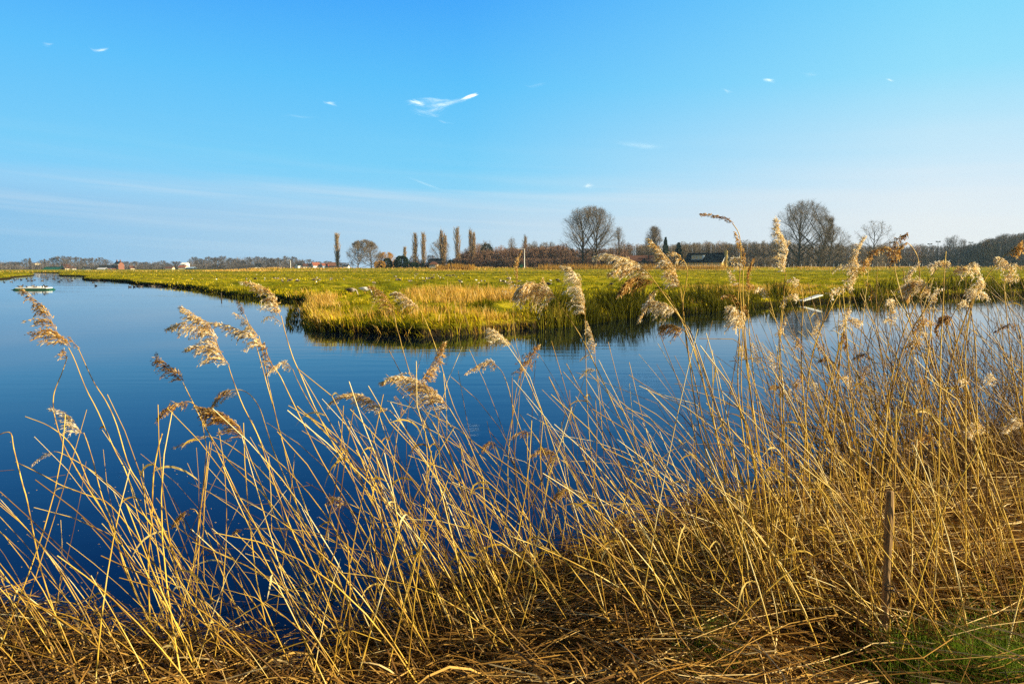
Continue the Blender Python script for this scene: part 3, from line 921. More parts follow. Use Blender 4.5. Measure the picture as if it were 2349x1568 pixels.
def gabled_house(name, label, u0, u1, vr, ve, d, yaw, depth, wall, roof, z0=0.4, cat='house', wins=(), chimneys=(), length=None):
    x, w, h = span(u0, u1, vr, d, z0)
    he = at_d((u0 + u1) / 2, ve, d).z - z0
    L = length or w
    o = empty(name, (x, d, z0), yaw)
    part('wall', gable_body(MB(), L, depth, he, h - .05), wall, o)
    rf_ = part('roof', roof_slab(MB(), L, depth, he, h, over=.35), roof, o)
    for (cx, cy, cw, top) in chimneys:
        link('chimney', MB().box(cx, cy, h - .4 + top / 2, cw, cw, top + .8).mesh('chimney', M['brick']), rf_)
    for (wx, wz, ww, wh, face) in wins:
        if face == 'front': window(o, wx, -depth / 2 - .06, wz, ww, wh)
        else: window(o, L / 2 + .06, wx, wz, ww, wh, 'side')
    tag(o, label, cat)
    return o

# dark roofed house with the yellow gable
d = 335
hx = at_d(1640, 600, d).x
big = empty('house', (hx - 2.9, d + 4, 1.3), rad(-33))
L, Wd, ze, zr = 18.5, 13.5, 2.9, 7.2
part('wall', gable_body(MB(), L, Wd, ze, zr - .1), 'yellow_brick', big)
rf_ = part('roof', roof_slab(MB(), L, Wd, ze, zr, .22, .35), 'dark_roof', big)
link('ridge_tiles', MB().box(0, 0, zr + .27, L + .6, .3, .16).mesh('ridge_tiles', M['brown_roof']), rf_)
bb = MB()
for s in (-1, 1):
    n = 1
    y0, y1 = s * (Wd / 2 + .35), 0
    k = (zr - ze) / (Wd / 2); z0_ = ze - .35 * k
    xx = L / 2 + .42
    bb.add([(xx, y0, z0_ - .25), (xx + .14, y0, z0_ - .25), (xx + .14, y1, zr - .25), (xx, y1, zr - .25), (xx, y0, z0_ + .3), (xx + .14, y0, z0_ + .3), (xx + .14, y1, zr + .3), (xx, y1, zr + .3)],
           [[0, 1, 2, 3], [4, 7, 6, 5], [0, 4, 5, 1], [1, 5, 6, 2], [2, 6, 7, 3], [3, 7, 4, 0]])
link('bargeboard', bb.mesh('bargeboard', M['white']), rf_)
ch = part('chimney', MB().box(L / 2 + .62, -1.6, 3.9, 1.1, 1.9, 8.8).box(L / 2 + .62, -1.6, 8.4, 1.3, 2.1, .25), 'yellow_brick', big)
dm = part('dormer', MB().box(-3.2, -3.6, 5.2, 5.6, 3.6, 2.3), 'bluegrey', big)
link('dormer_roof', MB().box(-3.2, -3.7, 6.45, 6.0, 4.2, .2).mesh('dormer_roof', M['dormer_felt']), dm)
for k in range(3):
    wx = -5.0 + 1.8 * k
    f = MB()
    for a, b, ww, hh in ((0, .75, 1.6, .12), (0, -.75, 1.6, .12), (-.74, 0, .12, 1.5), (.74, 0, .12, 1.5)):
        f.box(wx + a, -5.45, 5.2 + b, ww, .1, hh)
    wo_ = link('window', f.mesh('window', M['white']), big)
    link('pane', MB().box(wx, -5.43, 5.2, 1.4, .06, 1.4).mesh('pane', M['cream']), wo_)
part('gutter', MB().box(0, -Wd / 2 - .55, 1.9, L + .6, .18, .22), 'white', big)
tag(big, 'low chalet house with a dark blue roof, flat dormer and sunlit yellow brick gable', 'house')

# red brown barn with a dark timber gable
bx, bw, bh = span(1432, 1500, 586.5, 346)
barn = empty('barn', (bx, 346, 0.4), rad(-6))
part('wall', gable_body(MB(), bw, 9, 3.0, bh - .1), 'black', barn)
part('roof', roof_slab(MB(), bw, 9, 3.0, bh, .2, .3), 'brown_roof', barn)
gx = -bw / 2 + bw * .62
gw = MB().prism([(gx - 3.4, -.5), (gx + 3.4, -.5), (gx + 3.4, 2.6), (gx, 5.6), (gx - 3.4, 2.6)], -7.5, -3.5)
part('porch', gw, 'black', barn)
window(barn, gx - .8, -7.56, 2.6, 1.2, 1.5)
window(barn, gx + 1.3, -7.56, 2.2, .9, 1.0)
part('flue', MB().box(bw / 2 - 3, -2, bh - 1.4, .45, .45, 4.0), 'black', barn)
tag(barn, 'long barn with a red brown roof and a dark timber gable', 'barn')

# white framed shelter in front of the barn
sx_, sw, sh = span(1420, 1450, 599, 320)
kio = empty('shelter', (sx_, 322, 1.2))
sh = 3.0
f = MB()
for px in (-sw/2, -.2, sw/2): f.box(px, -1.2, sh / 2, .25, .25, sh)
f.box(0, -1.2, sh - .15, sw, .2, .3).box(0, -1.2, .35, sw, .2, .3).box(-sw/2, 0, sh/2, .2, 2.4, sh).box(sw/2, 0, sh/2, .2, 2.4, sh)
part('frame', f, 'white', kio)
part('roof', MB().box(0, 0, sh + .12, sw + .4, 3.0, .24), 'white', kio)
part('pane', MB().box(-sw/4, -1.1, sh/2, sw/2 - .3, .06, sh - .6).box(sw/4, -1.1, sh/2, sw/2 - .3, .06, sh - .6), 'glass', kio)
part('back_wall', MB().box(0, 1.15, sh/2, sw, .1, sh), 'cream', kio)
tag(kio, 'white framed glazed shelter on the dyke in front of the barn', 'shelter')

# pavilion with a pyramid roof, and the dark house behind it
px_, pw, ph = span(984, 1006, 603.5, 318)
pv = empty('pavilion', (px_, 318, 1.3))
part('wall', MB().box(0, 0, .9, pw * .86, 3.4, 2.4), 'cream', pv)
hw = pw / 2
part('roof', MB().add([(-hw, -2.2, 2.0), (hw, -2.2, 2.0), (hw, 2.2, 2.0), (-hw, 2.2, 2.0), (-.5, 0, 3.3), (.5, 0, 3.3)], [[0, 1, 5, 4], [2, 3, 4, 5], [1, 2, 5, 5], [3, 0, 4, 4], [0, 3, 2, 1]]), 'brown_roof', pv)
for k in (-1, 0, 1): window(pv, k * 1.0 + .3, -1.76, 1.1, .8, 1.4)
tag(pv, 'small sunlit cream pavilion with a pyramid roof among the poplars', 'pavilion')
gabled_house('house', 'dark house half hidden behind the small pavilion', 986, 1012, 594, 602, 348, 0, 8, 'black', 'dark_roof')

# far village on the left: brick house and its neighbours
fz = -1.0
x, w, h = span(262, 284, 600, 700, fz)
bh_ = empty('brick_house', (x, 700, fz), rad(-25))
Lb, Db, eb = 7.2, 6.4, h - 2.6
part('wall', gable_body(MB(), Lb, Db, eb, h - .1), 'brick', bh_)
rb = part('roof', roof_slab(MB(), Lb, Db, eb, h, .2, .3), 'dark_roof', bh_)
for cx in (-3.0, -2.2, 2.2, 3.0):
    link('chimney', MB().box(cx, 0, h + .5, .55, .7, 2.6).mesh('chimney', M['brick']), rb)
part('cornice', MB().box(0, -Db / 2 - .1, eb - .35, Lb + .3, .25, .6), 'white', bh_)
for k in (-2.2, 0, 2.2):
    window(bh_, k, -Db / 2 - .06, 6.2, 1.1, 1.9); window(bh_, k, -Db / 2 - .06, 2.6, 1.1, 2.0)
tag(bh_, 'tall red brick house with a dark roof and four chimneys', 'house')
gabled_house('brick_barn', 'low brick barn with a long dark roof joined to the tall brick house', 231, 266, 608.2, 614.5, 698, rad(18), 9, 'brick', 'dark_roof', fz, 'barn', ((-3, 1.5, 1.2, 1.4, 'front'), (3, 1.5, 1.2, 1.4, 'front')))
gabled_house('shed', 'grey roofed open shed before the low brick barn', 226, 243, 614.5, 617.5, 690, 0, 6, 'black', 'metal', fz, 'shed')
gabled_house('house', 'house with a tall steep thatched gable beside the green roofed barn', 144, 160, 606, 615, 700, rad(60), 9, 'cream', 'brown_roof', fz, 'house', ((0, 2, 1.2, 1.4, 'side'),))
gabled_house('house', 'white gabled house tucked behind the steep thatched house', 158, 169, 610.5, 616, 704, rad(75), 7, 'white', 'brown_roof', fz, 'house', ((0, 2, 1.2, 1.4, 'side'),))
gabled_house('barn', 'low wide barn with a dull green roof by the creek', 107, 142, 612, 618.5, 695, 0, 14, 'black', 'green_paint', fz, 'barn')
gabled_house('house', 'small white gabled house alone among far bare trees', 191, 203, 612, 617, 702, rad(70), 6, 'white', 'dark_roof', fz, 'house', ((0, 2, 1, 1.2, 'side'),))
gabled_house('flats', 'pale block of flats above the far trees between two slim poplars', 75, 88, 603, 604, 790, 0, 10, 'cream', 'brown_roof', fz, 'building', ((-2, 3, 1.2, 1.4, 'front'), (2, 3, 1.2, 1.4, 'front'), (-2, 6, 1.2, 1.4, 'front'), (2, 6, 1.2, 1.4, 'front')))
gabled_house('shed', 'red roofed shed in front of the white far building', 413, 429, 609, 613, 690, 0, 8, 'cream', 'red_roof', fz, 'shed')
gabled_house('house', 'white far building rising behind the red roofed shed', 419, 431, 602.5, 606, 712, 0, 8, 'white', 'white', fz, 'building', ((0, 6, 1.4, 1.4, 'front'),))
gabled_house('shed', 'low dark shed next to the red roofed shed', 429, 446, 612.5, 615, 690, 0, 8, 'black', 'bluegrey', fz, 'shed')
gabled_house('house', 'small brown house past the tall brick house', 297, 307, 610.5, 615, 705, rad(50), 6, 'cream', 'brown_roof', fz)
gabled_house('house', 'low cream house farther along past the small brown house', 382, 398, 612, 615, 706, 0, 6, 'cream', 'brown_roof', fz)
gabled_house('house', 'white house half hidden in the dense far tree belt', 586, 599, 605, 612, 700, rad(20), 6, 'white', 'dark_roof', fz, 'house', ((0, 3, 1.2, 2.0, 'front'),))
VIL = (('dark roofed white village house nearest the far pole', 680, 692, 603, 609, 'white', 'dark_roof', 40), ('village house with a dull red roof and white walls', 697, 712, 605, 610, 'white', 'brown_roof', 0),
       ('village house with the brightest red roof', 716, 732, 602, 609, 'white', 'red_roof', 35), ('dark village house with a red gable roof', 738, 752, 604, 609, 'bluegrey', 'red_roof', 30),
       ('dark brown village house close to the lone poplar', 754, 770, 602, 609, 'black', 'brown_roof', 20), ('low pale village house seen between the lone poplar and the round tree', 788, 800, 608, 611, 'white', 'dark_roof', 0))
for lab, u0, u1, vr, ve, wl, rfm, yw in VIL:
    gabled_house('house', lab, u0, u1, vr, ve, 690, rad(yw), 7, wl, rfm, fz, 'house', ((-1.5, 2, 1.2, 1.4, 'front'), (1.5, 2, 1.2, 1.4, 'front')))

def street_lamp(u, vt, d, label, z0, arm=-1.6, r=.10):
    p = at_d(u, vt, d); H = p.z - z0
    o = empty('street_lamp', (p.x, d, z0))
    v, q = tubes(np.array([[(0, 0, -.3), (0, 0, H * .5), (0, 0, H)]]), np.array([[r * 1.3, r, r * .7]]), 8)
    part('post', MB().add(v, q), 'white', o, True)
    v, q = tubes(np.array([[(0, 0, H - .05), (arm * .5, 0, H + .12), (arm, 0, H + .1)]]), np.array([[r * .6, r * .5, r * .5]]), 6)
    a = part('arm', MB().add(v, q), 'white', o, True)
    link('lamp_head', MB().box(arm - .25, 0, H + .08, .9, .35, .16).mesh('lamp_head', M['metal']), a)
    return tag(o, label, 'street lamp')

street_lamp(1203, 571, 308, 'tall white street lamp beside the brown thicket', 1.6, -3.2, .16)
street_lamp(666, 597, 330, 'slender white pole alone in front of the far tree belt', 1.2, -.8, .12)
MG = 'floodlight masts above the dark wood'
for k, (u, vt, lab) in enumerate(((2054, 558, 'floodlight mast beside the airy crooked bare tree'), (2133, 560.5, 'floodlight mast, the lower of the pair before the three bare trees'), (2152, 555, 'floodlight mast, the taller of the pair before the three bare trees'),
                                  (2227, 557, 'floodlight mast just past the three bare trees'), (2269, 551.5, 'floodlight mast nearest the rising dark wood'))):
    p = at_d(u, vt, 470); H = p.z - .4
    o = empty('floodlight_mast', (p.x, 470, .4))
    v, q = tubes(np.array([[(0, 0, -.3), (0, 0, H * .5), (0, 0, H)]]), np.array([[.28, .22, .16]]), 6)
    part('mast', MB().add(v, q), 'black', o)
    part('crossbar', MB().box(0, 0, H, 2.8, .25, .22), 'black', o)
    for s in (-1, 1):
        part('lamp', MB().box(s * 1.0, -.1, H + .35, 1.1, .5, .6), 'black', o)
    tag(o, lab, 'floodlight', MG)

# fence posts along the dyke, right of the yellow gabled house
FG = 'thin pale fence posts along the dyke'
fp = None
for k in range(26):
    u = 1700 + k * 17.5 + 4 * math.sin(k * 2.3)
    p = at_d(u, 612, DY0 + 11)
    z0 = float(height(np.array([p.x]), np.array([p.y]))[0])
    if fp is None:
        mbp = MB().box(0, 0, .7, .16, .16, 1.6); mbp.add([(-.08, -.08, 1.5), (.08, -.08, 1.5), (.08, .08, 1.5), (-.08, .08, 1.5), (0, 0, 1.6)], [[0, 1, 4, 4], [1, 2, 4, 4], [2, 3, 4, 4], [3, 0, 4, 4]])
        fp = mbp.mesh('fence_post', M['metal'])
    tag(link('fence_post', fp, None, (p.x, p.y, z0 - .05)), 'thin pale fence post in the row along the dyke before the bare wood', 'post', FG)
# low rail in front of the dark roofed house
rl = MB()
a, b = at_d(1560, 610, 318), at_d(1652, 610, 318)
rl.box((a.x + b.x) / 2, 318, 2.55, b.x - a.x, .12, .22)
for k in range(9):
    rl.box(a.x + (b.x - a.x) * k / 8, 318, 1.9, .14, .14, 1.4)
tag(link('guard_rail', rl.mesh('guard_rail', M['metal'])), 'low pale guard rail in front of the dark roofed house', 'rail')
# green utility box by the lamp post
p = at_d(1196, 612, 307)
gb = empty('utility_box', (p.x, 307, 1.65))
part('cabinet', MB().box(0, 0, .75, 1.5, .8, 1.5), 'green_paint', gb)
part('lid', MB().box(0, 0, 1.55, 1.7, 1.0, .12), 'green_paint', gb)
tag(gb, 'green utility box at the foot of the tall white street lamp', 'box')

# ---- the raft on the water
rp = at_z(77, 664.6, 0)
raft = empty('raft', (rp.x + .05, rp.y, 0), rad(2))
RL = 3.0
hull = MB().box(0, 0, .02, RL - .2, .95, .22)
for s in (-1, 1):
    hull.prism([(s * (RL / 2 - .1), -.09), (s * (RL / 2 + .12), .0), (s * (RL / 2 - .1), .13)][::s], -.45, .45)
part('hull', hull, 'green_paint', raft)
part('deck', MB().box(0, 0, .17, RL - .35, .85, .08), 'white', raft)
part('platform', MB().box(.1, .1, .26, 1.1, .5, .10), 'white', raft)
v, q = tubes(np.array([[(-RL / 2 - .45, -.1, -.02), (-RL / 2 - .1, -.1, .0), (-RL / 2 + .2, -.1, .03)]]), np.array([[.04, .04, .04]]), 6)
part('pole', MB().add(v, q), 'brown_roof', raft)
tag(raft, 'white decked duck raft with a green hull floating on the open water', 'raft')

# ---- plank from the bank, stakes, foreground post
p0 = at_d(1837, 691, 35.5)
p1 = at_d(1882, 677.5, 35.9)
dirp = (p1 - p0)
pl = empty('gangplank', p0)
def plank(off, w):
    s = Vector((-dirp.y, dirp.x, 0)).normalized()
    a = [s * (off - w / 2), s * (off + w / 2)]
    v = []
    for e in (Vector((0, 0, 0)), dirp):
        for t in (0, .05):
            for k in a: v.append(e + k + Vector((0, 0, t)))
    return MB().add([tuple(x) for x in v], [[0, 1, 3, 2], [4, 6, 7, 5], [0, 4, 5, 1], [2, 3, 7, 6], [0, 2, 6, 4], [1, 5, 7, 3]])
for off in (-.1, .1):
    part('board', plank(off, .17), 'white', pl)
part('post', MB().box(.2, .25, -.1, .1, .1, .5), 'black', pl)
tag(pl, 'weathered white gangplank sloping from the dark bank down to the water', 'gangplank')

def stake(u, v, hgt, r, label, z=-.2):
    p = at_z(u, v, 0.0)
    P = np.array([[(0, 0, z), (.01, 0, hgt * .5), (.015, 0, hgt), (.015, 0, hgt + .004)]])
    vv, q = tubes(P, np.array([[r, r, r * .95, .002]]), 7)
    return tag(link('stake', MB().add(vv, q).mesh('stake', M['bark'], True), None, (p.x, p.y, 0)), label, 'stake')
stake(507.5, 684, .34, .035, 'short wooden stake in the water before the meadow bank')

fpz = 0.17
pb = at_z(2028, 1512, fpz)
H = (at_d(2042, 1126, pb.y + .05).z) - fpz
top = at_d(2042, 1126, pb.y + .05)
a = Mat('weathered_wood')
nn = a.noise(1.0, 5.0, a.coord('Object', (60, 60, 4)), .7)
M['oldwood'] = a.bsdf(a.ramp(nn, [(0.3, (0.07, 0.042, 0.018)), (0.55, (0.30, 0.185, 0.08)), (0.75, (0.52, 0.36, 0.18))]), .85, .15, bump=nn, bstr=.8, bdist=.006)
post = empty('wooden_post', (pb.x, pb.y, fpz))
n = 14
tt = np.linspace(0, 1, n)
P = np.stack([(top.x - pb.x) * tt, (top.y - pb.y) * tt, -.25 + (H + .25) * tt], -1)[None]
R = (0.0168 + 0.0025 * np.sin(tt * 17) + .001 * np.sin(tt * 41))[None].copy(); R[0, -1] = .0145
vv, q = tubes(P, R, 9)
tp = len(vv) - 9
mb = MB().add(vv, q); 
ring = vv[tp:]; cen = ring.mean(0) + (0, 0, .004)
mb.add(np.vstack([ring, cen]), [[i, (i + 1) % 9, 9, 9] for i in range(9)])
part('shaft', mb, 'oldwood', post)
wz = H * .42
wv, wq = tubes(np.array([[(math.cos(t) * .0195 + (top.x - pb.x) * .43, math.sin(t) * .0195, wz + .003 * t) for t in np.linspace(0, 11, 30)]]), np.full((1, 30), .0022), 5)
part('wire', MB().add(wv, wq), 'black', post)
tag(post, 'upright weathered wooden post standing among the reeds on the near bank', 'post')
# ------------------------------------------------------------------ grasses of the meadow and its banks
def blades(name, label, mat, X, Y, Hh, Wd, tone, seed, lean=0.35, wind=(-0.18, 0.0), base=None, sink=0.03, tip=.12):
    rng = np.random.default_rng(seed)
    n = len(X)
    Z = height(X, Y) if base is None else base
    a = rng.random(n) * 2 * np.pi
    ln = np.abs(rng.normal(0, lean, n))
    flop = 1.1 * (fbm(X * .9, Y * .9, seed + 90, 2) - .5) * (lean > .2)
    D = np.stack([np.cos(a) * ln + wind[0] + flop, np.sin(a) * ln + wind[1], np.zeros(n)], -1)
    b = np.stack([X, Y, Z - sink], -1)
    up = np.array([0, 0, 1.0])
    m = b + D * (Hh * .35)[:, None] + up * (Hh * .58)[:, None]
    t = b + D * (Hh * 1.0)[:, None] + up * (Hh * np.clip(1.0 - .35 * ln, .45, 1))[:, None]
    s = np.stack([np.cos(a + 1.57 + rng.normal(0, .6, n)), np.sin(a + 1.57), np.zeros(n)], -1)
    Wa = np.stack([Wd * .5, Wd * .42, Wd * .06], 1)
    v, q = ribbons(np.stack([b, m, t], 1), Wa, s)
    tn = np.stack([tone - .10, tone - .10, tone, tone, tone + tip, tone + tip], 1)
    return tag(link(name, MB().add(v, q, np.clip(tn, 0, 1).ravel()).mesh(name, M[mat])), label, 'grass', None, 'stuff')

def scatter(n, dmin, dmax, seed, half=0.80, power=1.0):
    """random points in the view's wedge, denser near the eye"""
    rng = np.random.default_rng(seed)
    y = dmin * (dmax / dmin) ** (rng.random(n) ** power)
    x = rng.uniform(-half, half, n) * (y + 2)
    return x, y, rng

# short pasture tufts
X, Y, rng = scatter(210000, 17, 300, 1, .82, .80)
sd = np.maximum(sdist(MAIN, X, Y), sdist(LEFT, X, Y))
k = (sd > .35) & (rng.random(len(X)) < .12 + .9 * sstep(.42, .60, fbm(X * 1.1, Y * .8, 61, 3)))
X, Y, sd = X[k], Y[k], sd[k]
clump = fbm(X * .5, Y * .35, 63, 3)
hh = (.045 + .10 * sstep(.45, .75, clump)) * rng.uniform(.6, 1.5, len(X)) * (1 + Y / 260)
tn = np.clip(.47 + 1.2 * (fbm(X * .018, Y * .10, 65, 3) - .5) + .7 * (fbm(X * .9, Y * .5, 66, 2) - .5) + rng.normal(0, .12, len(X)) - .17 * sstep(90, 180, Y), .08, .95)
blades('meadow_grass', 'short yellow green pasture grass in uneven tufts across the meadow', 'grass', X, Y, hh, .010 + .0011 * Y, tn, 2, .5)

# longer green tussocks over the near end of the meadow and its edges
X, Y, rng = scatter(190000, 17, 75, 3, .82, 1.0)
sd = sdist(MAIN, X, Y)
tus = fbm(X * .8, Y * .6, 67, 3)
edge = 1 - sstep(1.0, 3.2, sd)
k = (sd > -.12) & (rng.random(len(X)) < np.maximum(sstep(.52, .66, tus) * (1 - sstep(30, 50, Y)), edge * .8))
X, Y, sd, tus = X[k], Y[k], sd[k], tus[k]
hh = (.10 + .17 * sstep(.5, .8, tus) + .12 * (1 - sstep(.2, 1.8, sd))) * rng.uniform(.6, 1.4, len(X))
tn = np.clip(.46 + 1.5 * (fbm(X * .7, Y * .5, 69, 3) - .5) + rng.normal(0, .14, len(X)), .12, 1)
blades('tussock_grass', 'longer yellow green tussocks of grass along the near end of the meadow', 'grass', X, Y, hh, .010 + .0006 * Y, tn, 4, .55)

# pale dry grass: the tip, the rough band behind it and the margins
X, Y, rng = scatter(300000, 17, 62, 5, .82, 1.0)
sd = sdist(MAIN, X, Y)
U = CU + F * X / Y                       # direction as seen from the bank
tip = (1 - sstep(.3, 2.6, sd)) * (1 - sstep(1050, 1320, U)) * sstep(640, 690, U)
band = sstep(26.5, 29, Y) * (1 - sstep(38, 43, Y)) * sstep(905, 960, U) * (1 - sstep(1180, 1270, U))
lump = sstep(24, 26, Y) * (1 - sstep(36, 38, Y)) * sstep(690, 705, U) * (1 - sstep(760, 790, U))
front = (1 - sstep(20.5, 23.5, Y)) * sstep(880, 960, U) * (1 - sstep(1150, 1290, U))
patch = sstep(.50, .66, fbm(X * .5, Y * .4, 71, 3))
rpatch = sstep(.54, .68, fbm(X * .10, Y * .07, 73, 3)) * sstep(1500, 1700, U) * (1 - sstep(46, 60, Y)) * .6
w = np.maximum.reduce([tip * (.12 + .5 * patch), band * (.35 + .5 * patch), lump * .5, front * (.06 + .42 * patch), rpatch])
k = (sd > -.15) & (rng.random(len(X)) < w)
X, Y, sd, tip, band = X[k], Y[k], sd[k], tip[k], band[k]
hh = (.5 + 1.0 * fbm(X * .6, Y * .6, 87, 2)) * .85 * (.30 + .30 * band + .10 * tip + .08 * front[k]) * rng.uniform(.45, 1.35, len(X))
tn = np.clip(.52 + rng.normal(0, .20, len(X)), 0, 1)
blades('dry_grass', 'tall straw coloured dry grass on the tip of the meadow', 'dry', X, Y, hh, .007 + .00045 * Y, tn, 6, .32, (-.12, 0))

# dark green rushes on the bank facing the eye, and browner ones far along it
X, Y, rng = scatter(420000, 18, 62, 7, .95, 1.0)
sd = sdist(MAIN, X, Y)
U = CU + F * X / Y
cl = fbm(X * .8, Y * .8, 75, 3)
w = (1 - sstep(.7, 2.6, sd)) * sstep(1180, 1330, U) * (.35 + .65 * sstep(.38, .60, cl)) * (1 - .75 * sstep(1790, 1830, U) * (1 - sstep(1890, 1930, U)))
far_r = sstep(2050, 2250, U) * (1 - sstep(2.5, 7.0, sd)) * (.3 + .7 * sstep(.45, .6, cl))
left = (1 - sstep(.05, .55, sd)) * (1 - sstep(660, 700, U)) * .45
k = (sd > -.28) & (rng.random(len(X)) < np.maximum.reduce([w * .8, left, far_r * .6]))
X, Y, sd, U, cl = X[k], Y[k], sd[k], U[k], cl[k]
hh = (.42 + .50 * sstep(.40, .66, cl)) * (.45 + 1.1 * fbm(X * .45, Y * .45, 79, 2)) * rng.uniform(.5, 1.25, len(X)) * np.where(U < 700, .30, 1.0)
tn = np.clip(.27 + .8 * (fbm(X * .6, Y * .3, 77, 3) - .5) + rng.normal(0, .16, len(X)), 0, 1)  # low tones under paler tips put the bank's dark base shade into the colour
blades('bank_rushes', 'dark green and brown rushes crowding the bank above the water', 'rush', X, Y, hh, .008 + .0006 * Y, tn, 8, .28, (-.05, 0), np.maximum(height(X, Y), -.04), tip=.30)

# dry fringe along the dyke, and the stand of pale reed before the thicket
rng = np.random.default_rng(9)
n = 15000
X = np.concatenate([rng.uniform(-140, 300, n), rng.uniform(-300, -60, 5000)]); Y = np.concatenate([rng.uniform(DY0 - 6, DY0 + 3, n), rng.uniform(286, 300, 5000)])
k = rng.random(len(X)) < .25 + .75 * sstep(.42, .6, fbm(X * .05, Y * .05, 81, 3))
X, Y = X[k], Y[k]
hh = rng.uniform(.3, .85, len(X)) * (.5 + 1.0 * fbm(X * .07, Y * .1, 83, 2))
blades('dyke_grass', 'straw coloured rough grass fringing the foot of the dyke', 'dry', X, Y, hh, np.full(len(X), .16), np.clip(.62 + rng.normal(0, .2, len(X)), 0, 1), 10, .3)
n = 1300
U = np.concatenate([rng.uniform(1235, 1440, n), rng.uniform(1420, 1660, n), rng.uniform(1000, 1090, 900)]); Y = rng.uniform(DY0 - 3, DY0 + 1, len(U))
X = (U - CU) / F * Y
hh = rng.uniform(1.1, 2.6, len(X)) * (.75 + .5 * fbm(X * .15, Y * 0, 85, 2))
blades('dyke_reeds', 'brown reed stand along the dyke before the barn and the thicket', 'dry', X, Y, hh, np.full(len(X), .075), np.clip(.42 + rng.normal(0, .14, len(X)), 0, 1), 12, .12, (-.05, 0))
# ------------------------------------------------------------------ birds
M['bird'] = toned('feathers', [(0.0, (0.02, 0.018, 0.016)), (0.3, (0.12, 0.095, 0.075)), (0.6, (0.36, 0.30, 0.24)), (1.0, (0.82, 0.80, 0.76))], .8, .1)
M['bill'] = simple('orange_bill', (0.55, 0.20, 0.05), .5, .3, .1)

def loft(sp, sides=10):
    """sp: (x, z, half width, half height, tone) stations of a body lying along x -> one continuous skin"""
    sp = np.array(sp, float)
    a = np.arange(sides) / sides * 2 * np.pi
    T = np.gradient(sp[:, :2], axis=0); T /= np.linalg.norm(T, axis=1, keepdims=True) + 1e-9
    N = np.stack([-T[:, 1], T[:, 0]], 1)
    V, A = [], []
    for (x, z, w, h, t), nn in zip(sp, N):
        for k in a:
            V.append((x + nn[0] * h * math.sin(k), w * math.cos(k), z + nn[1] * h * math.sin(k)))
            A.append(t)
    n = len(sp)
    Q = [[i * sides + k, i * sides + (k + 1) % sides, (i + 1) * sides + (k + 1) % sides, (i + 1) * sides + k] for i in range(n - 1) for k in range(sides)]
    return np.array(V), np.array(Q), np.array(A)

def goose(name, x, y, z, rz, tones, label, cat='goose', s=1.0, grazing=True, group=None, near=True):
    """tones: body, belly/breast, wing, tail"""
    tb, tf, tw, tt = tones
    if grazing:
        st = [(-.44, .36, .01, .008, tt), (-.38, .355, .06, .025, tt), (-.28, .34, .12, .085, tb), (-.10, .325, .155, .145, tb), (.06, .32, .15, .15, tf), (.18, .325, .115, .12, tf), (.26, .34, .07, .075, tf),
              (.33, .33, .045, .048, tf), (.39, .27, .036, .038, tf), (.42, .18, .032, .034, tf), (.43, .11, .036, .04, tf), (.455, .055, .034, .036, tf), (.49, .02, .018, .02, tf), (.50, .01, .004, .004, tf)]
    else:
        st = [(-.44, .36, .01, .008, tt), (-.38, .355, .06, .025, tt), (-.28, .34, .12, .085, tb), (-.10, .325, .155, .145, tb), (.06, .32, .15, .15, tf), (.18, .335, .115, .12, tf), (.25, .37, .07, .08, tf),
              (.275, .45, .045, .05, tf), (.28, .55, .036, .038, tb), (.285, .64, .034, .034, tb), (.31, .69, .042, .044, tb), (.36, .69, .034, .034, tb), (.395, .68, .016, .016, tb)]
    o = empty(name, (x, y, z), rz)
    o.scale = (s, s, s)
    v, q, a = loft(st)
    part('body', MB().add(v, q, a), 'bird', o, True)
    for sgn in (-1, 1):
        ws = [(-.46, .385, .006, .01, tt), (-.34, .37, .02, .05, tw), (-.18, .36, .03, .085, tw), (0, .36, .03, .095, tw), (.12, .35, .02, .07, tw), (.17, .345, .004, .02, tw)]
        v, q, a = loft(ws, 8)
        v[:, 1] += sgn * np.interp(v[:, 0], [-.46, -.3, -.1, .1, .17], [.03, .11, .145, .135, .11])
        part('wing', MB().add(v, q, a), 'bird', o, True)
    hx, hz = (.485, .03) if grazing else (.37, .687)
    dx_, dz_ = (.03, -.05) if grazing else (.07, -.012)
    v, q = tubes(np.array([[(hx, 0, hz), (hx + dx_ * .6, 0, hz + dz_ * .6), (hx + dx_, 0, hz + dz_)]]), np.array([[.018, .013, .004]]), 6)
    part('bill', MB().add(v, q), 'bill', o, True)
    for sgn in (-1, 1):
        v, q = tubes(np.array([[(-.02, sgn * .06, .22), (-.03, sgn * .06, .10), (-.02, sgn * .06, .012), (.07, sgn * .065, .004)]]), np.array([[.018, .010, .010, .02]]), 6)
        part('leg', MB().add(v, q), 'bill', o, True)
    return tag(o, label, cat, group)

def gz(x, y): return float(height(np.array([x]), np.array([y]))[0])

def ground_at(u, v, z0=.5):
    p = at_z(u, v, z0)
    for _ in range(4):
        p = at_z(u, v, gz(p.x, p.y))
    return p

p = ground_at(806, 675)
goose('grey_goose', p.x, p.y, gz(p.x, p.y) - .02, rad(-8), (.30, .62, .22, .15), 'large grey brown goose grazing with its pale breast to the sun', 'goose', .80)
p = ground_at(838, 673.5)
goose('white_goose', p.x, p.y, gz(p.x, p.y) - .02, rad(-14), (.97, 1.0, .95, .9), 'large white goose grazing beside the grey brown goose', 'goose', .86)

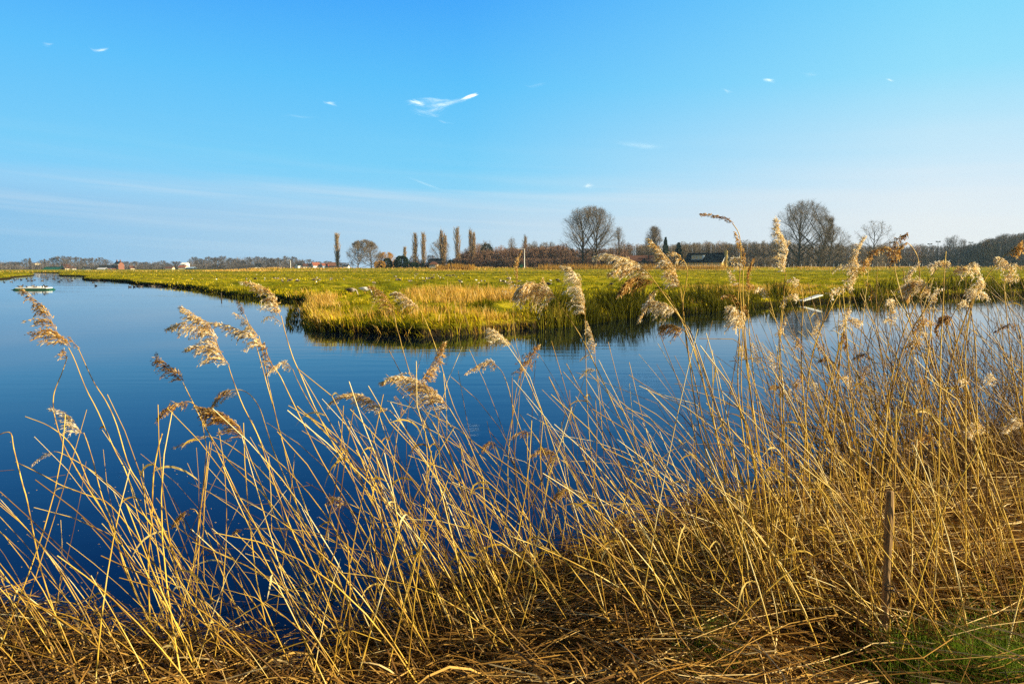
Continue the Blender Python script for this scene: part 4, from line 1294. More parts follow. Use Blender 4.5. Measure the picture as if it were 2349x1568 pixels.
def small_bird(kind):
    if kind == 'pale':
        st = [(-.20, .15, .004, .004, .35), (-.14, .145, .03, .02, .5), (-.03, .13, .07, .06, .85), (.07, .13, .07, .07, 1), (.13, .15, .05, .05, 1), (.155, .20, .034, .034, 1), (.185, .225, .036, .034, 1), (.215, .22, .014, .014, .6), (.235, .217, .003, .003, .4)]
    elif kind == 'goose':
        st = [(-.40, .33, .006, .006, .9), (-.34, .325, .05, .03, .5), (-.20, .30, .12, .10, .28), (0, .28, .145, .14, .32), (.14, .28, .11, .115, .72), (.21, .33, .055, .06, .5), (.235, .42, .036, .036, .1), (.25, .50, .036, .038, .1), (.30, .50, .03, .028, .8), (.345, .49, .006, .006, .1)]
    elif kind == 'grazer':
        st = [(-.40, .33, .006, .006, .95), (-.34, .325, .05, .03, .6), (-.20, .30, .12, .10, .22), (0, .28, .145, .14, .25), (.15, .28, .11, .115, .6), (.25, .27, .055, .06, .35), (.32, .18, .036, .036, .1), (.35, .09, .036, .038, .1), (.385, .04, .02, .02, .8), (.40, .02, .004, .004, .1)]
    else:  # duck on water or ground
        st = [(-.25, .10, .004, .004, .2), (-.20, .09, .035, .02, .15), (-.10, .06, .085, .055, .3), (.02, .055, .095, .065, .5), (.12, .07, .07, .06, .2), (.15, .13, .035, .035, .05), (.175, .175, .038, .036, .04), (.215, .165, .022, .016, .3), (.25, .155, .006, .005, .3)]
    v, q, a = loft(st, 8)
    mb = MB().add(v, q, a)
    if kind in ('pale', 'goose', 'grazer'):
        h = .10 if kind == 'pale' else .2
        for sg in (-1, 1):
            v, q = tubes(np.array([[(0, sg * .04, h), (0, sg * .04, .05), (.0, sg * .04, -.02)]]), np.array([[.012, .008, .008]]), 4)
            mb.add(v, q, .3)
    return mb.mesh(kind + '_bird', M['bird'], True)

BK = {k: small_bird(k) for k in ('pale', 'goose', 'grazer', 'duck')}
rb = random.Random(17)
def put_bird(kind, u, v, label, group, cat, name, s=1.0, z=None):
    p = ground_at(u, v) if z is None else at_z(u, v, z)
    o = link(name, BK[kind], None, (p.x, p.y, gz(p.x, p.y) - .01 if z is None else z - .02), rb.uniform(0, 6.28) if kind != 'duck' else rb.choice((0.2, 3.0, 2.6, -.4)))
    o.scale = (s, s, s)
    return tag(o, label, cat, group)

# the flock on the meadow (pixels of the 2349 view)
WH = [(407, 648), (489, 644), (497, 643), (547, 643), (567, 643), (607, 640), (607, 644), (653, 640), (655, 641), (647, 646), (680, 642), (728, 639), (725, 646), (757, 646), (789, 646), (848, 643), (855, 649),
      (884, 643), (891, 643), (910, 638), (921, 643), (928, 644), (935, 644), (951, 637), (953, 637), (952, 643), (962, 643), (966, 636), (970, 640), (975, 632), (984, 641), (988, 631), (998, 643), (1001, 632), (1004, 631), (1006, 636),
      (1018, 642), (1045, 635), (1062, 630), (1068, 629), (1060, 648), (1093, 647), (1098, 647), (1159, 646), (1180, 650), (1264, 649), (440, 641), (588, 631), (430, 650)]
GY = [(565, 645), (586, 645), (630, 641), (638, 641), (648, 647), (660, 647), (665, 648), (682, 649), (720, 647), (732, 646), (760, 646), (858, 650), (907, 639), (912, 644), (917, 644), (940, 645), (955, 633), (972, 645), (978, 645),
      (985, 644), (992, 637), (995, 632), (1010, 640), (1025, 636), (1032, 635), (1040, 636), (1052, 647), (1056, 647), (1104, 646), (1112, 648), (1148, 646), (1155, 648), (1160, 648), (1168, 647), (1175, 653), (1190, 649), (1246, 651), (1279, 649), (1257, 659), (1199, 658), (1185, 660), (1402, 656), (523, 616), (530, 617)]
for u, v in WH:
    put_bird('pale', u, v, 'small white bird scattered on the meadow among darker geese', 'white birds of the meadow flock', 'bird', 'white_bird', rb.uniform(.5, .78))
for k, (u, v) in enumerate(GY):
    near = v > 655
    put_bird('goose' if k % 3 == 0 else 'grazer', u, v, 'dark grey goose standing on the meadow nearer than the flock' if near else 'dark grey goose on the meadow among the white birds',
             'grey geese nearer than the flock' if near else 'grey geese of the meadow flock', 'goose', 'grey_goose', rb.uniform(.6, .9))
# ducks on the open water
DK = [(10, 647.5), (26, 646.5), (32, 640), (40, 640), (35, 642.5), (48, 641), (49, 642.5), (61, 639.5), (65, 644), (73, 644), (80, 642.5), (97, 644), (109, 641.5), (122, 640), (126, 641), (133, 638.5), (141, 642.5), (135, 646), (156, 642),
      (158, 645.5), (163, 638), (172, 639), (165, 644), (86, 634), (94, 633), (98, 637.5), (106, 638), (110, 636.5), (123, 635), (151, 637), (146, 635), (214, 648), (220, 655.5), (222, 645.5), (226, 644), (240, 647), (298, 658.5), (308, 658), (316, 657), (324, 657.5), (344, 657), (350, 657), (354, 658), (361, 658.5), (368, 658), (400, 662)]
for u, v in DK:
    put_bird('duck', u, v, 'duck swimming near the meadow bank' if u > 205 else 'small dark duck swimming on the far open water', 'ducks along the meadow bank' if u > 205 else 'ducks on the far open water', 'duck', 'duck', rb.uniform(.9, 1.15), 0.0)
# birds resting on the raft
for k, (off, dy, kd, s, zz) in enumerate(((-1.18, 0, 'duck', 1.15, .21), (-.62, .05, 'duck', .75, .21), (-.15, .1, 'duck', .7, .31), (.25, -.2, 'duck', .7, .21), (.62, .05, 'duck', .85, .21), (1.05, 0, 'duck', 1.1, .21))):
    o = link('duck', BK[kd], None, (raft.location.x + off, raft.location.y + dy, zz), rb.choice((.3, 2.9)))
    o.scale = (s, s, s * 1.2)
    tag(o, 'dark duck resting on the white deck of the raft', 'duck', 'ducks resting on the raft')

# ---- people on the dyke road
M['red_jacket'] = simple('red_jacket', (0.55, 0.03, 0.03), .7, .2, .1)
M['dark_cloth'] = simple('dark_cloth', (0.02, 0.022, 0.03), .8, .2, .1)
M['skin'] = simple('skin', (0.50, 0.30, 0.21), .6, .3, .05)
def skin_body(name, nodes, edges, parent, mat):
    me = bpy.data.meshes.new(name)
    me.from_pydata([n[:3] for n in nodes], edges, [])
    o = link(name, me, parent)
    md = o.modifiers.new('skin', 'SKIN')
    for i, n in enumerate(nodes):
        me.skin_vertices[0].data[i].radius = (n[3], n[3])
    me.skin_vertices[0].data[0].use_root = True
    o.modifiers.new('sub', 'SUBSURF').levels = 1
    me.materials.append(M[mat])
    return o
BODY_E = [(0, 1), (1, 2), (2, 3), (3, 4), (0, 5), (5, 6), (6, 7), (7, 14), (0, 8), (8, 9), (9, 10), (10, 15), (2, 11), (11, 12), (2, 13), (13, 16), (12, 17), (16, 18)]
def person(x, y, z, rz, pose, label):
    o = empty('person', (x, y, z), rz)
    skin_body('body', pose, BODY_E, o, 'skin')
    j = [pose[i] for i in (1, 2, 11, 12, 13, 16, 0)]
    jk = [(a, b, c, r * 1.22) for a, b, c, r in j]
    skin_body('jacket', jk, [(6, 0), (0, 1), (1, 2), (2, 3), (1, 4), (4, 5)], o, 'red_jacket' if 'red' in label else 'dark_cloth')
    tr = [pose[i] for i in (0, 5, 6, 7, 8, 9, 10)]
    skin_body('trousers', [(a, b, c, r * 1.2) for a, b, c, r in tr], [(0, 1), (1, 2), (2, 3), (0, 4), (4, 5), (5, 6)], o, 'dark_cloth')
    hx_, hy_, hz_ = pose[4][:3]
    v, q, a = loft([(-.105, .03, .01, .01, .1), (-.09, .05, .06, .05, .1), (-.03, .08, .085, .06, .1), (.05, .085, .075, .05, .1), (.09, .06, .03, .03, .1)], 8)
    part('hair', MB().add(v + (hx_, hy_, hz_), q, a), 'bird', o, True)
    return tag(o, label, 'person')
walk = [(0, 0, .95, .14), (0, 0, 1.2, .15), (.02, 0, 1.42, .13), (.03, 0, 1.54, .06), (.05, 0, 1.66, .105), (.06, .09, .85, .10), (.16, .10, .50, .065), (.05, .10, .09, .045), (-.02, -.09, .85, .10), (.0, -.10, .48, .065), (-.22, -.10, .11, .045),
        (.0, .2, 1.38, .06), (-.08, .24, 1.1, .045), (.0, -.2, 1.38, .06), (.2, .10, .05, .035), (-.08, -.10, .05, .035), (.1, -.24, 1.1, .045), (.02, .25, .86, .035), (.26, -.24, .92, .035)]
ride = [(-.18, 0, .98, .14), (-.06, 0, 1.2, .15), (.08, 0, 1.38, .13), (.14, 0, 1.49, .06), (.19, 0, 1.60, .105), (-.08, .09, .93, .10), (.22, .10, .72, .065), (.08, .10, .33, .045), (-.08, -.09, .93, .10), (.16, -.10, .60, .065), (-.05, -.10, .20, .045),
        (.06, .19, 1.34, .06), (.24, .22, 1.14, .045), (.06, -.19, 1.34, .06), (.2, .10, .27, .035), (.08, -.10, .15, .035), (.24, -.22, 1.14, .045), (.44, .24, 1.05, .035), (.44, -.24, 1.05, .035)]
def bicycle(x, y, z, rz, label):
    o = empty('bicycle', (x, y, z), rz)
    for wx in (-.52, .52):
        a = np.linspace(0, 2 * np.pi, 25)
        v, q = tubes(np.stack([wx + .33 * np.cos(a), 0 * a, .34 + .33 * np.sin(a)], -1)[None], np.full((1, 25), .022), 5)
        w_ = part('wheel', MB().add(v, q), 'black', o)
        sp = np.array([[(wx, 0, .34), (wx + .16 * math.cos(t), 0, .34 + .16 * math.sin(t)), (wx + .32 * math.cos(t), 0, .34 + .32 * math.sin(t))] for t in np.arange(10) * .628])
        v, q = tubes(sp, np.full((10, 3), .003), 3)
        link('spokes', MB().add(v, q).mesh('spokes', M['metal']), w_)
    F_ = [((-.52, 0, .34), (-.18, 0, .36)), ((-.18, 0, .36), (-.26, 0, .86)), ((-.18, 0, .36), (.36, 0, .80)), ((-.24, 0, .80), (.36, 0, .85)), ((-.52, 0, .34), (-.25, 0, .80)), ((.52, 0, .34), (.36, 0, .95)), ((.36, 0, .95), (.36, 0, 1.02))]
    v, q = tubes(np.array([[a, tuple((np.array(a) + np.array(b)) / 2), b] for a, b in F_]), np.full((len(F_), 3), .018), 6)
    part('frame', MB().add(v, q), 'black', o)
    v, q = tubes(np.array([[(.30, -.28, 1.03), (.40, 0, 1.04), (.30, .28, 1.03)]]), np.full((1, 3), .014), 6)
    part('handlebar', MB().add(v, q), 'black', o)
    part('saddle', MB().box(-.28, 0, .89, .26, .14, .06), 'black', o)
    return tag(o, label, 'bicycle')
for u, lab, yy in ((1313 / 1.74372, 'person in a red jacket riding along the dyke road by the lone poplar', DY0 + 7), ):
    p = at_d(u, 612, yy); z = gz(p.x, yy) + .05
    person(p.x, yy, z, rad(180), ride, lab)
    bicycle(p.x, yy, z, rad(180), 'black bicycle ridden by the person in red on the dyke')
p = at_d(1635 / 1.74372, 612, DY0 + 6)
person(p.x, DY0 + 6, gz(p.x, DY0 + 6) + .05, rad(200), walk, 'person in dark clothes walking along the dyke near the pavilion')
# ------------------------------------------------------------------ the foreground: mat, reeds
# ---- litter: the flattened dead stems and leaves that cover the near bank
def near_points(n, seed, dmax=14.0, smin=-.10):
    rng = np.random.default_rng(seed)
    out = []
    tot = 0
    while tot < n:
        y = 2.0 * (dmax / 2.0) ** rng.random(n * 2)
        x = rng.uniform(-.95, 1.0, n * 2) * (y + .8)
        sd = sdist(NEAR, x, y)
        k = (sd > smin) & ~((y < 3.25) & (x > 1.15) & (rng.random(n * 2) < .8))
        out.append(np.stack([x[k], y[k], sd[k]], -1)); tot += k.sum()
    return np.concatenate(out)[:n], rng

def litter():
    n = 17000
    p, rng = near_points(n, 101)
    L = rng.uniform(.20, .85, n)
    # most lie down towards the lower left of the lean, some every way
    ang = np.where(rng.random(n) < .72, rng.normal(2.85, .42, n), rng.uniform(0, 2 * np.pi, n))
    t = np.array([0, .33, .67, 1.0])
    bend = rng.normal(0, .10, n)
    X = p[:, :1] + np.cos(ang)[:, None] * L[:, None] * (t - .5) - np.sin(ang)[:, None] * (bend * L)[:, None] * (t - .5) ** 2 * 4
    Y = p[:, 1:2] + np.sin(ang)[:, None] * L[:, None] * (t - .5) + np.cos(ang)[:, None] * (bend * L)[:, None] * (t - .5) ** 2 * 4
    Zg = np.maximum(height(X.ravel(), Y.ravel()).reshape(X.shape), -.01)
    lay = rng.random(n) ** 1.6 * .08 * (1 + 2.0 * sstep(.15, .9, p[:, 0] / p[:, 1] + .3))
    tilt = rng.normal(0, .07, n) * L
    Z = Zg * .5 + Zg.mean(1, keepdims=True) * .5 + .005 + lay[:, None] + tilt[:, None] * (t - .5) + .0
    Z = np.maximum(Z, Zg - .01)
    R = (rng.uniform(.0014, .0032, n))[:, None] * np.array([1, .95, .85, .5])
    v, q = tubes(np.stack([X, Y, Z], -1), R, 3)
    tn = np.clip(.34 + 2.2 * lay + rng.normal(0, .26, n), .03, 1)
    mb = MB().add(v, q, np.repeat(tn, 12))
    # torn leaves
    n = 11000
    p, rng = near_points(n, 103)
    L = rng.uniform(.08, .42, n)
    ang = np.where(rng.random(n) < .6, rng.normal(2.9, .6, n), rng.uniform(0, 2 * np.pi, n))
    t = np.linspace(0, 1, 5)
    X = p[:, :1] + np.cos(ang)[:, None] * L[:, None] * (t - .5); Y = p[:, 1:2] + np.sin(ang)[:, None] * L[:, None] * (t - .5)
    curl = rng.normal(.0, .10, n)
    Zg = np.maximum(height(p[:, 0], p[:, 1]), 0)
    Z = Zg[:, None] + .012 + (rng.random(n) ** 1.5 * .12)[:, None] + np.abs(curl)[:, None] * np.sin(t * np.pi) * L[:, None] + (rng.normal(0, .22, n) * L)[:, None] * (t - .5)
    s = np.stack([-np.sin(ang), np.cos(ang), rng.normal(0, .5, n)], -1); s /= np.linalg.norm(s, axis=1, keepdims=True)
    Wd = rng.uniform(.0013, .0048, n)[:, None] * np.array([.5, 1, 1, .8, .1])
    v, q = ribbons(np.stack([X, Y, Z], -1), Wd, s)
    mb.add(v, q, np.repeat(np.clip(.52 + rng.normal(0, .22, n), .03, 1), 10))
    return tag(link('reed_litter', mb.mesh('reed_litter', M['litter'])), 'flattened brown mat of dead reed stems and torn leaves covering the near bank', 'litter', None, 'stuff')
litter()

# ---- fresh green grass at the lower right
def green_grass():
    rng = np.random.default_rng(111)
    n = 4200
    u = np.concatenate([rng.normal(2190, 110, n), rng.normal(1640, 50, 900), rng.uniform(2180, 2349, 1600)]); v = np.concatenate([rng.uniform(1490, 1590, n), rng.uniform(1480, 1568, 900), rng.uniform(1270, 1500, 1600)])
    k = rng.random(len(u)) < np.where(v > 1480, .3 + .7 * sstep(.42, .6, fbm(u * .02, v * .03, 113, 2)), .22)
    P = np.array([tuple(at_z(a, b, .2).xy) for a, b in zip(u[k], v[k])])
    hh = rng.uniform(.06, .20, len(P))
    return blades('green_grass', 'fresh green grass sprouting through the litter at the foot of the post', 'fresh', P[:, 0], P[:, 1], hh, np.full(len(P), .0024), np.clip(.5 + rng.normal(0, .2, len(P)), 0, 1), 114, .7, (-.2, 0), None, .0)
M['fresh'] = toned('fresh_grass', [(0, (.03, .08, .006)), (.5, (.13, .22, .014)), (1, (.38, .42, .06))], .5, .1, .4)
green_grass()

# ---- floating specks on the near water
def specks():
    rng = np.random.default_rng(121)
    n = 420
    u = rng.uniform(-50, 1250, n); v = 1000 + 560 * rng.random(n) ** .7
    P = np.array([tuple(at_z(a, b, 0).xy) for a, b in zip(u, v)])
    k = sdist(NEAR, P[:, 0], P[:, 1]) < -.1
    P = P[k]; mb = MB()
    for (x, y), r in zip(P, rng.uniform(.0015, .0045, len(P))):
        a = np.arange(6) / 6 * 6.283 + rng.random() * 6
        rx = r * rng.uniform(.6, 2.2)
        top = np.stack([x + rx * np.cos(a), y + r * np.sin(a), np.full(6, .0015)], -1)
        bot = top - (0, 0, .003)
        mb.add(np.vstack([top, bot]), [[0, 1, 2, 3], [0, 3, 4, 5]] + [[i, i + 6, (i + 1) % 6 + 6, (i + 1) % 6] for i in range(6)], .9)
    n = 26
    u = rng.uniform(0, 1150, n); v = rng.uniform(1060, 1480, n)
    P = np.array([tuple(at_z(a, b, 0).xy) for a, b in zip(u, v)]); P = P[sdist(NEAR, P[:, 0], P[:, 1]) < -.2]
    an = rng.normal(0, .5, len(P)); L = rng.uniform(.04, .22, len(P)); t = np.array([-.5, 0, .5])
    C = np.stack([P[:, :1] + np.cos(an)[:, None] * L[:, None] * t, P[:, 1:] + np.sin(an)[:, None] * L[:, None] * t, np.full((len(P), 3), .001)], -1)
    vv, q = tubes(C, np.full((len(P), 3), .0016), 4); mb.add(vv, q, .45)
    return tag(link('floating_specks', mb.mesh('floating_specks', M['litter'])), 'pale specks of fluff and chaff floating on the dark near water', 'debris', None, 'stuff')
specks()

# ---- reeds
def smooth(pts, n):
    """resample a polyline of 3-D points with a Catmull-Rom curve"""
    P = [np.array(p, float) for p in pts]
    P = [2 * P[0] - P[1]] + P + [2 * P[-1] - P[-2]]
    seg = len(P) - 3
    out = []
    for t in np.linspace(0, seg - 1e-6, n):
        i = int(t); f = t - i
        a, b, c, d = P[i:i + 4]
        out.append(.5 * ((2 * b) + (c - a) * f + (2 * a - 5 * b + 4 * c - d) * f * f + (3 * b - a - 3 * c + d) * f ** 3))
    return np.array(out)

STYLE = {'gold': (.76, .20), 'brown': (.46, .20), 'grey': (.34, .26), 'pale': (.86, .16), 'fluff': (.88, .18), 'rust': (.56, .18)}

def plume_mesh(axis, width, style, seed, side=(-.8, 0, -.45), dens=1.0, fullness=1.0):
    """axis: 3-D polyline from the plume's foot to its tip; branches sweep out to one side and nod"""
    rng = np.random.default_rng(seed)
    ax = smooth(axis, 16)
    length = np.linalg.norm(np.diff(ax, axis=0), axis=1).sum()
    mean, sdv = STYLE[style]
    nb = max(9, int(56 * dens * min(1.3, max(.45, length / .26))))
    side = np.array(side, float); side /= np.linalg.norm(side)
    BP, SP, SW, ST, SD = [], [], [], [], []
    for b in range(nb):
        t = (b + rng.random()) / nb * .97
        f = t * 15; i = int(f); p = ax[i] * (1 - f + i) + ax[min(i + 1, 15)] * (f - i)
        tan = ax[min(i + 1, 15)] - ax[max(i - 1, 0)]; tan /= np.linalg.norm(tan) + 1e-9
        prof = (.45 + .75 * math.sin(math.pi * min(1, (t * .85 + .12)) ** .8)) * (1 - .72 * t ** 1.8)
        L = width * prof * rng.uniform(.45, 1.15) * (1.0 if rng.random() < .8 else .55)
        d0 = tan * .85 + side * .45 * rng.uniform(.2, 1.2) + rng.normal(0, .24, 3)
        d1 = tan * .30 + side * .95 + np.array([0, 0, -.35]) * rng.uniform(.2, 1.3) + rng.normal(0, .20, 3)
        d0 /= np.linalg.norm(d0); d1 /= np.linalg.norm(d1)
        q = [p]
        for s in range(4):
            w = (s + .5) / 4
            dd = d0 * (1 - w) + d1 * w
            q.append(q[-1] + dd / np.linalg.norm(dd) * L / 4)
        q = np.array(q); BP.append(q)
        ns = max(4, int(15 * dens ** .3 * L / .07 * fullness)); ns = min(ns, 30)
        tb = mean + rng.normal(0, sdv * .45)
        for k in range(ns):
            w = (.10 + .9 * (k + rng.random()) / ns) * 4
            j = min(int(w), 3); c = q[j] * (1 - w + j) + q[j + 1] * (w - j)
            dr = q[j + 1] - q[j]; dr /= np.linalg.norm(dr) + 1e-9
            dr = dr + rng.normal(0, .30 if style != 'fluff' else .55, 3); dr /= np.linalg.norm(dr)
            l = rng.uniform(.009, .017) * min(1.15, width / .06 * .5 + .5)
            c = c + rng.normal(0, .0035, 3)
            SP.append([c, c + dr * l * .5, c + dr * l]); SD.append(dr)
            SW.append(np.array([.0008, .0019, .0003]) * rng.uniform(.7, 1.3))
            ST.append(np.clip(tb + rng.normal(0, sdv * .75), 0, 1))
    mb = MB()
    v, q = tubes(ax[None], np.linspace(.0013, .0005, 16)[None], 4); mb.add(v, q, .45)
    v, q = tubes(np.array(BP), np.full((len(BP), 5), .00045) * np.array([1.2, 1, .9, .7, .5]), 3); mb.add(v, q, np.clip(mean - .12, 0, 1))
    SD = np.array(SD)
    for rep in (0, 1):
        s = np.cross(SD, rng.normal(0, 1, SD.shape)); s /= np.linalg.norm(s, axis=1, keepdims=True) + 1e-9
        v, q = ribbons(np.array(SP), np.array(SW), s); mb.add(v, q, np.repeat(np.clip(np.array(ST), 0, 1), 6))
    return mb.mesh('plume', M['plume'])

def stem_mesh(pts, r0, r1, seed, n=26, dark=0.0):
    rng = np.random.default_rng(seed)
    P = smooth(pts, n)
    t = np.linspace(0, 1, n)
    R = r0 + (r1 - r0) * t ** 1.2
    v, q = tubes(P[None], R[None], 5)
    tn = .66 - dark + .10 * np.sin(t * rng.uniform(5, 12) + rng.random() * 6) + rng.normal(0, .05, n)
    node = (np.arange(n) % int(rng.integers(4, 7))) == 0
    tn = np.where(node, tn - .28, tn)
    return MB().add(v, q, np.repeat(np.clip(tn, 0.05, 1), 5)).mesh('stem', M['straw'], True), P

def leaf_mesh(p, seed, L=.22, w=.006, way=None):
    """a dry curling leaf hanging from p"""
    rng = np.random.default_rng(seed)
    a = rng.uniform(0, 6.28) if way is None else way
    d = np.array([math.cos(a), math.sin(a) * .6, rng.uniform(.1, .9)])
    P = [np.array(p, float)]
    for k in range(8):
        P.append(P[-1] + d / np.linalg.norm(d) * L / 8)
        d = d + np.array([rng.normal(0, .12), rng.normal(0, .12), -rng.uniform(.15, .45)])
    P = np.array(P)
    s = np.cross(np.gradient(P, axis=0), (rng.normal(0, .4), 1, rng.normal(0, .4))); s /= np.linalg.norm(s, axis=1, keepdims=True) + 1e-9
    Wd = w * np.array([.4, .8, 1, 1, .95, .8, .6, .35, .03])
    v, q = ribbons(P[None], Wd[None], s[None])
    return MB().add(v, q, np.clip(.72 + rng.normal(0, .15), .3, 1)).mesh('leaf', M['straw_leaf'])

NREED = [0]
def reed(label, stem, plumes, dd=.12, r=.0034, leaves=(), dark=0.0):
    """stem: pixels from foot to top; plumes: (axis pixels foot to tip, width px, style[, side, dens]); dd: metres the top leans away"""
    NREED[0] += 1
    sd = 1000 + NREED[0] * 7
    if stem[0][1] < 1385 and stem[0][0] > 1480:
        # the foot stands nearer, hidden among the other stems
        k = max(-.5, min(.5, (stem[0][0] - stem[1][0]) / max(1, stem[0][1] - stem[1][1])))
        vb = 1385 + (sd * 37 % 75)
        stem = [(stem[0][0] + k * (vb - stem[0][1]) * .8, vb)] + list(stem)
    b = at_z(stem[0][0], stem[0][1], .06)
    g = max(gz(b.x, b.y), -.3)
    d0 = b.y
    vtop = min(min(p[1] for p in stem), min([min(q[1] for q in pl[0]) for pl in plumes] or [9999]))
    rng_v = max(stem[0][1] - vtop, 1)
    dep = lambda v: d0 + dd * ((stem[0][1] - v) / rng_v)
    W3 = [at_d(u, v, dep(v)) for u, v in stem]
    root = W3[0]
    o = empty('reed', root)
    P = [np.array(p - root) for p in W3]
    P = [P[0] + (P[0] - P[1]) / (np.linalg.norm(P[0] - P[1]) + 1e-9) * .22] + P
    me, PS = stem_mesh(P, r, r * .60, sd, 30, dark)
    link('stem', me, o)
    for i, pl in enumerate(plumes):
        ax, wpx, style = pl[:3]
        side = pl[3] if len(pl) > 3 else (-.75, .0, -.55)
        dn = pl[4] if len(pl) > 4 else 1.0
        A = [np.array(at_d(u, v, dep(v)) - root) for u, v in ax]
        if i == 0:
            A = [P[-1]] + A
        # a curved plume also swings a little out of the picture's plane
        A = [a + np.array([0, .02 * math.sin(k * 1.3 + sd), 0]) for k, a in enumerate(A)]
        link('plume', plume_mesh(A, wpx / F * dep(ax[0][1]), style, sd + i * 3, side, dn), o)
    for k, (f, L, way) in enumerate(leaves):
        link('leaf', leaf_mesh(PS[int(f * 29)], sd + 50 + k, L, .0055, way), o)
    return tag(o, label, 'reed', 'reeds with feathery plumes')

LD, DN, RD = (-.75, .1, -.55), (-.25, .1, -1), (.6, .1, -.6)
R_ = reed
# left part
R_('tall brown plumed reed rising alone over open water beneath the raft', [(500, 1470), (450, 1368), (388, 1258), (340, 1195), (313, 1147), (286, 1075), (263, 1032), (224, 943), (197, 891), (171, 825), (157, 797)], [([(148, 778), (138, 762), (118, 726), (99, 706), (72, 685), (49, 659)], 58, 'rust', LD, 1.0)], leaves=((.7, .03, 2.9),))
R_('slender reed with a wispy bare tip just behind the tall brown plume', [(480, 1440), (400, 1270), (329, 1124), (296, 1069), (267, 973), (243, 920), (214, 874), (180, 800)], [([(172, 785), (165, 771)], 8, 'brown', LD, .5)])
R_('reed whose bent back stem loops below the tall brown plume', [(350, 1450), (300, 1330), (250, 1200), (211, 1134), (184, 1091), (145, 1019), (125, 953), (122, 917), (127, 891), (142, 855), (154, 820)], [([(156, 812), (150, 800)], 22, 'brown', LD, .6)])
R_('pale plumed reed low over the dark blue water on the left', [(370, 1470), (320, 1380), (285, 1300), (258, 1200), (237, 1147), (224, 1101), (214, 1059), (201, 1016), (192, 992)], [([(181, 976), (165, 960), (138, 947), (112, 934)], 34, 'pale', LD, .9)])
R_('bare reed arching far out over the water left of the pale plume', [(360, 1420), (300, 1290), (217, 1138), (188, 1069), (171, 1032), (148, 1003), (109, 975), (58, 955)], [])
R_('reed with a thin drooping tip bowed low over the dark water', [(470, 1350), (380, 1230), (286, 1144), (237, 1101), (214, 1082), (178, 1059), (141, 1039), (124, 1035)], [([(105, 1040), (89, 1049), (69, 1067)], 16, 'gold', DN, .5)])
R_('long bare reed lying lowest across the dark water', [(440, 1450), (360, 1300), (260, 1165), (211, 1139), (142, 1113), (109, 1095), (66, 1073), (36, 1059)], [])
R_('reed with a broken folded top at the far end of the row', [(150, 1480), (130, 1420), (95, 1310), (80, 1240), (62, 1147), (53, 1115), (43, 1075), (31, 1026), (26, 995), (13, 991), (-6, 998)], [], r=.0036)
R_('small dark plumed reed standing behind the drooping dark plume', [(790, 1400), (700, 1260), (602, 1131), (559, 1092), (527, 1059), (500, 1026), (471, 980), (441, 920), (425, 888), (419, 876)], [([(408, 858), (392, 841), (372, 825), (360, 808)], 36, 'grey', LD, .9)])
R_('reed with a dark drooping plume pointing down to the water', [(720, 1420), (640, 1290), (560, 1160), (510, 1060), (475, 985), (457, 940), (441, 924), (430, 921)], [([(411, 924), (392, 930), (372, 947), (355, 968)], 24, 'brown', DN, 1.0)])
R_('reed with the broad golden many lobed plume over the blue water', [(800, 1480), (760, 1400), (680, 1240), (642, 1144), (615, 1069), (602, 1026), (586, 986), (559, 934), (543, 894), (530, 858), (524, 838)],
   [([(513, 815), (504, 792), (490, 766), (474, 743), (457, 730), (438, 713), (419, 702)], 62, 'gold', LD, 1.15), ([(484, 760), (455, 748), (425, 741), (400, 744), (376, 755)], 34, 'gold', DN, .8), ([(510, 808), (480, 795), (450, 793), (423, 805)], 34, 'gold', LD, .8)])
R_('golden plumed reed crossing behind the broad golden plume', [(940, 1420), (880, 1300), (800, 1160), (740, 1060), (700, 980), (658, 894), (642, 861), (620, 830), (610, 802)],
   [([(599, 782), (579, 764), (553, 760), (530, 750), (504, 741), (478, 740)], 42, 'gold', LD, 1.0), ([(634, 850), (622, 825), (612, 800), (604, 786)], 26, 'brown', (-.4, 0, -.5), .7)])
R_('reed with a small plume and dark pointed leaf scraps', [(760, 1330), (700, 1160), (650, 1020), (625, 920), (610, 850), (602, 805), (594, 770)], [([(585, 756), (573, 746), (556, 730), (534, 716)], 28, 'gold', LD, .8)], leaves=((.96, .05, 3.5), (.97, .06, 3.8)))
R_('golden plumed reed whose head overlaps the grassy meadow edge', [(980, 1420), (900, 1270), (820, 1120), (760, 1010), (720, 930), (690, 860), (672, 820), (655, 765), (645, 724)], [([(638, 703), (629, 684), (609, 664), (586, 651), (557, 644)], 46, 'gold', LD, 1.05), ([(650, 742), (630, 728), (612, 726), (600, 736)], 16, 'pale', DN, .5)])
R_('thin reed with a tiny faded plume in front of the ditch mouth', [(700, 1250), (650, 1020), (612, 880), (590, 800), (572, 748), (562, 722)], [([(556, 707), (543, 690)], 20, 'grey', LD, .6)])
R_('reed with a bright golden plume drooping like a claw', [(960, 1330), (870, 1170), (790, 1040), (720, 940), (685, 878), (671, 846)], [([(655, 832), (640, 834), (625, 845), (612, 858)], 26, 'pale', DN, .9)])
R_('hooked reed with twin golden brown tassels hanging down', [(760, 1340), (690, 1180), (645, 1075), (625, 1026), (609, 976), (596, 937), (576, 907), (553, 894), (532, 894)], [([(510, 899), (494, 920), (477, 947), (469, 975)], 22, 'rust', DN, 1.0), ([(545, 896), (520, 905), (505, 925)], 16, 'gold', DN, .7)])
R_('bushy brown plumed reed beneath the hooked tassels', [(740, 1430), (680, 1300), (620, 1160), (590, 1090), (570, 1040), (559, 1006)], [([(543, 976), (527, 957), (504, 945), (477, 938), (446, 934)], 60, 'brown', LD, 1.25)])
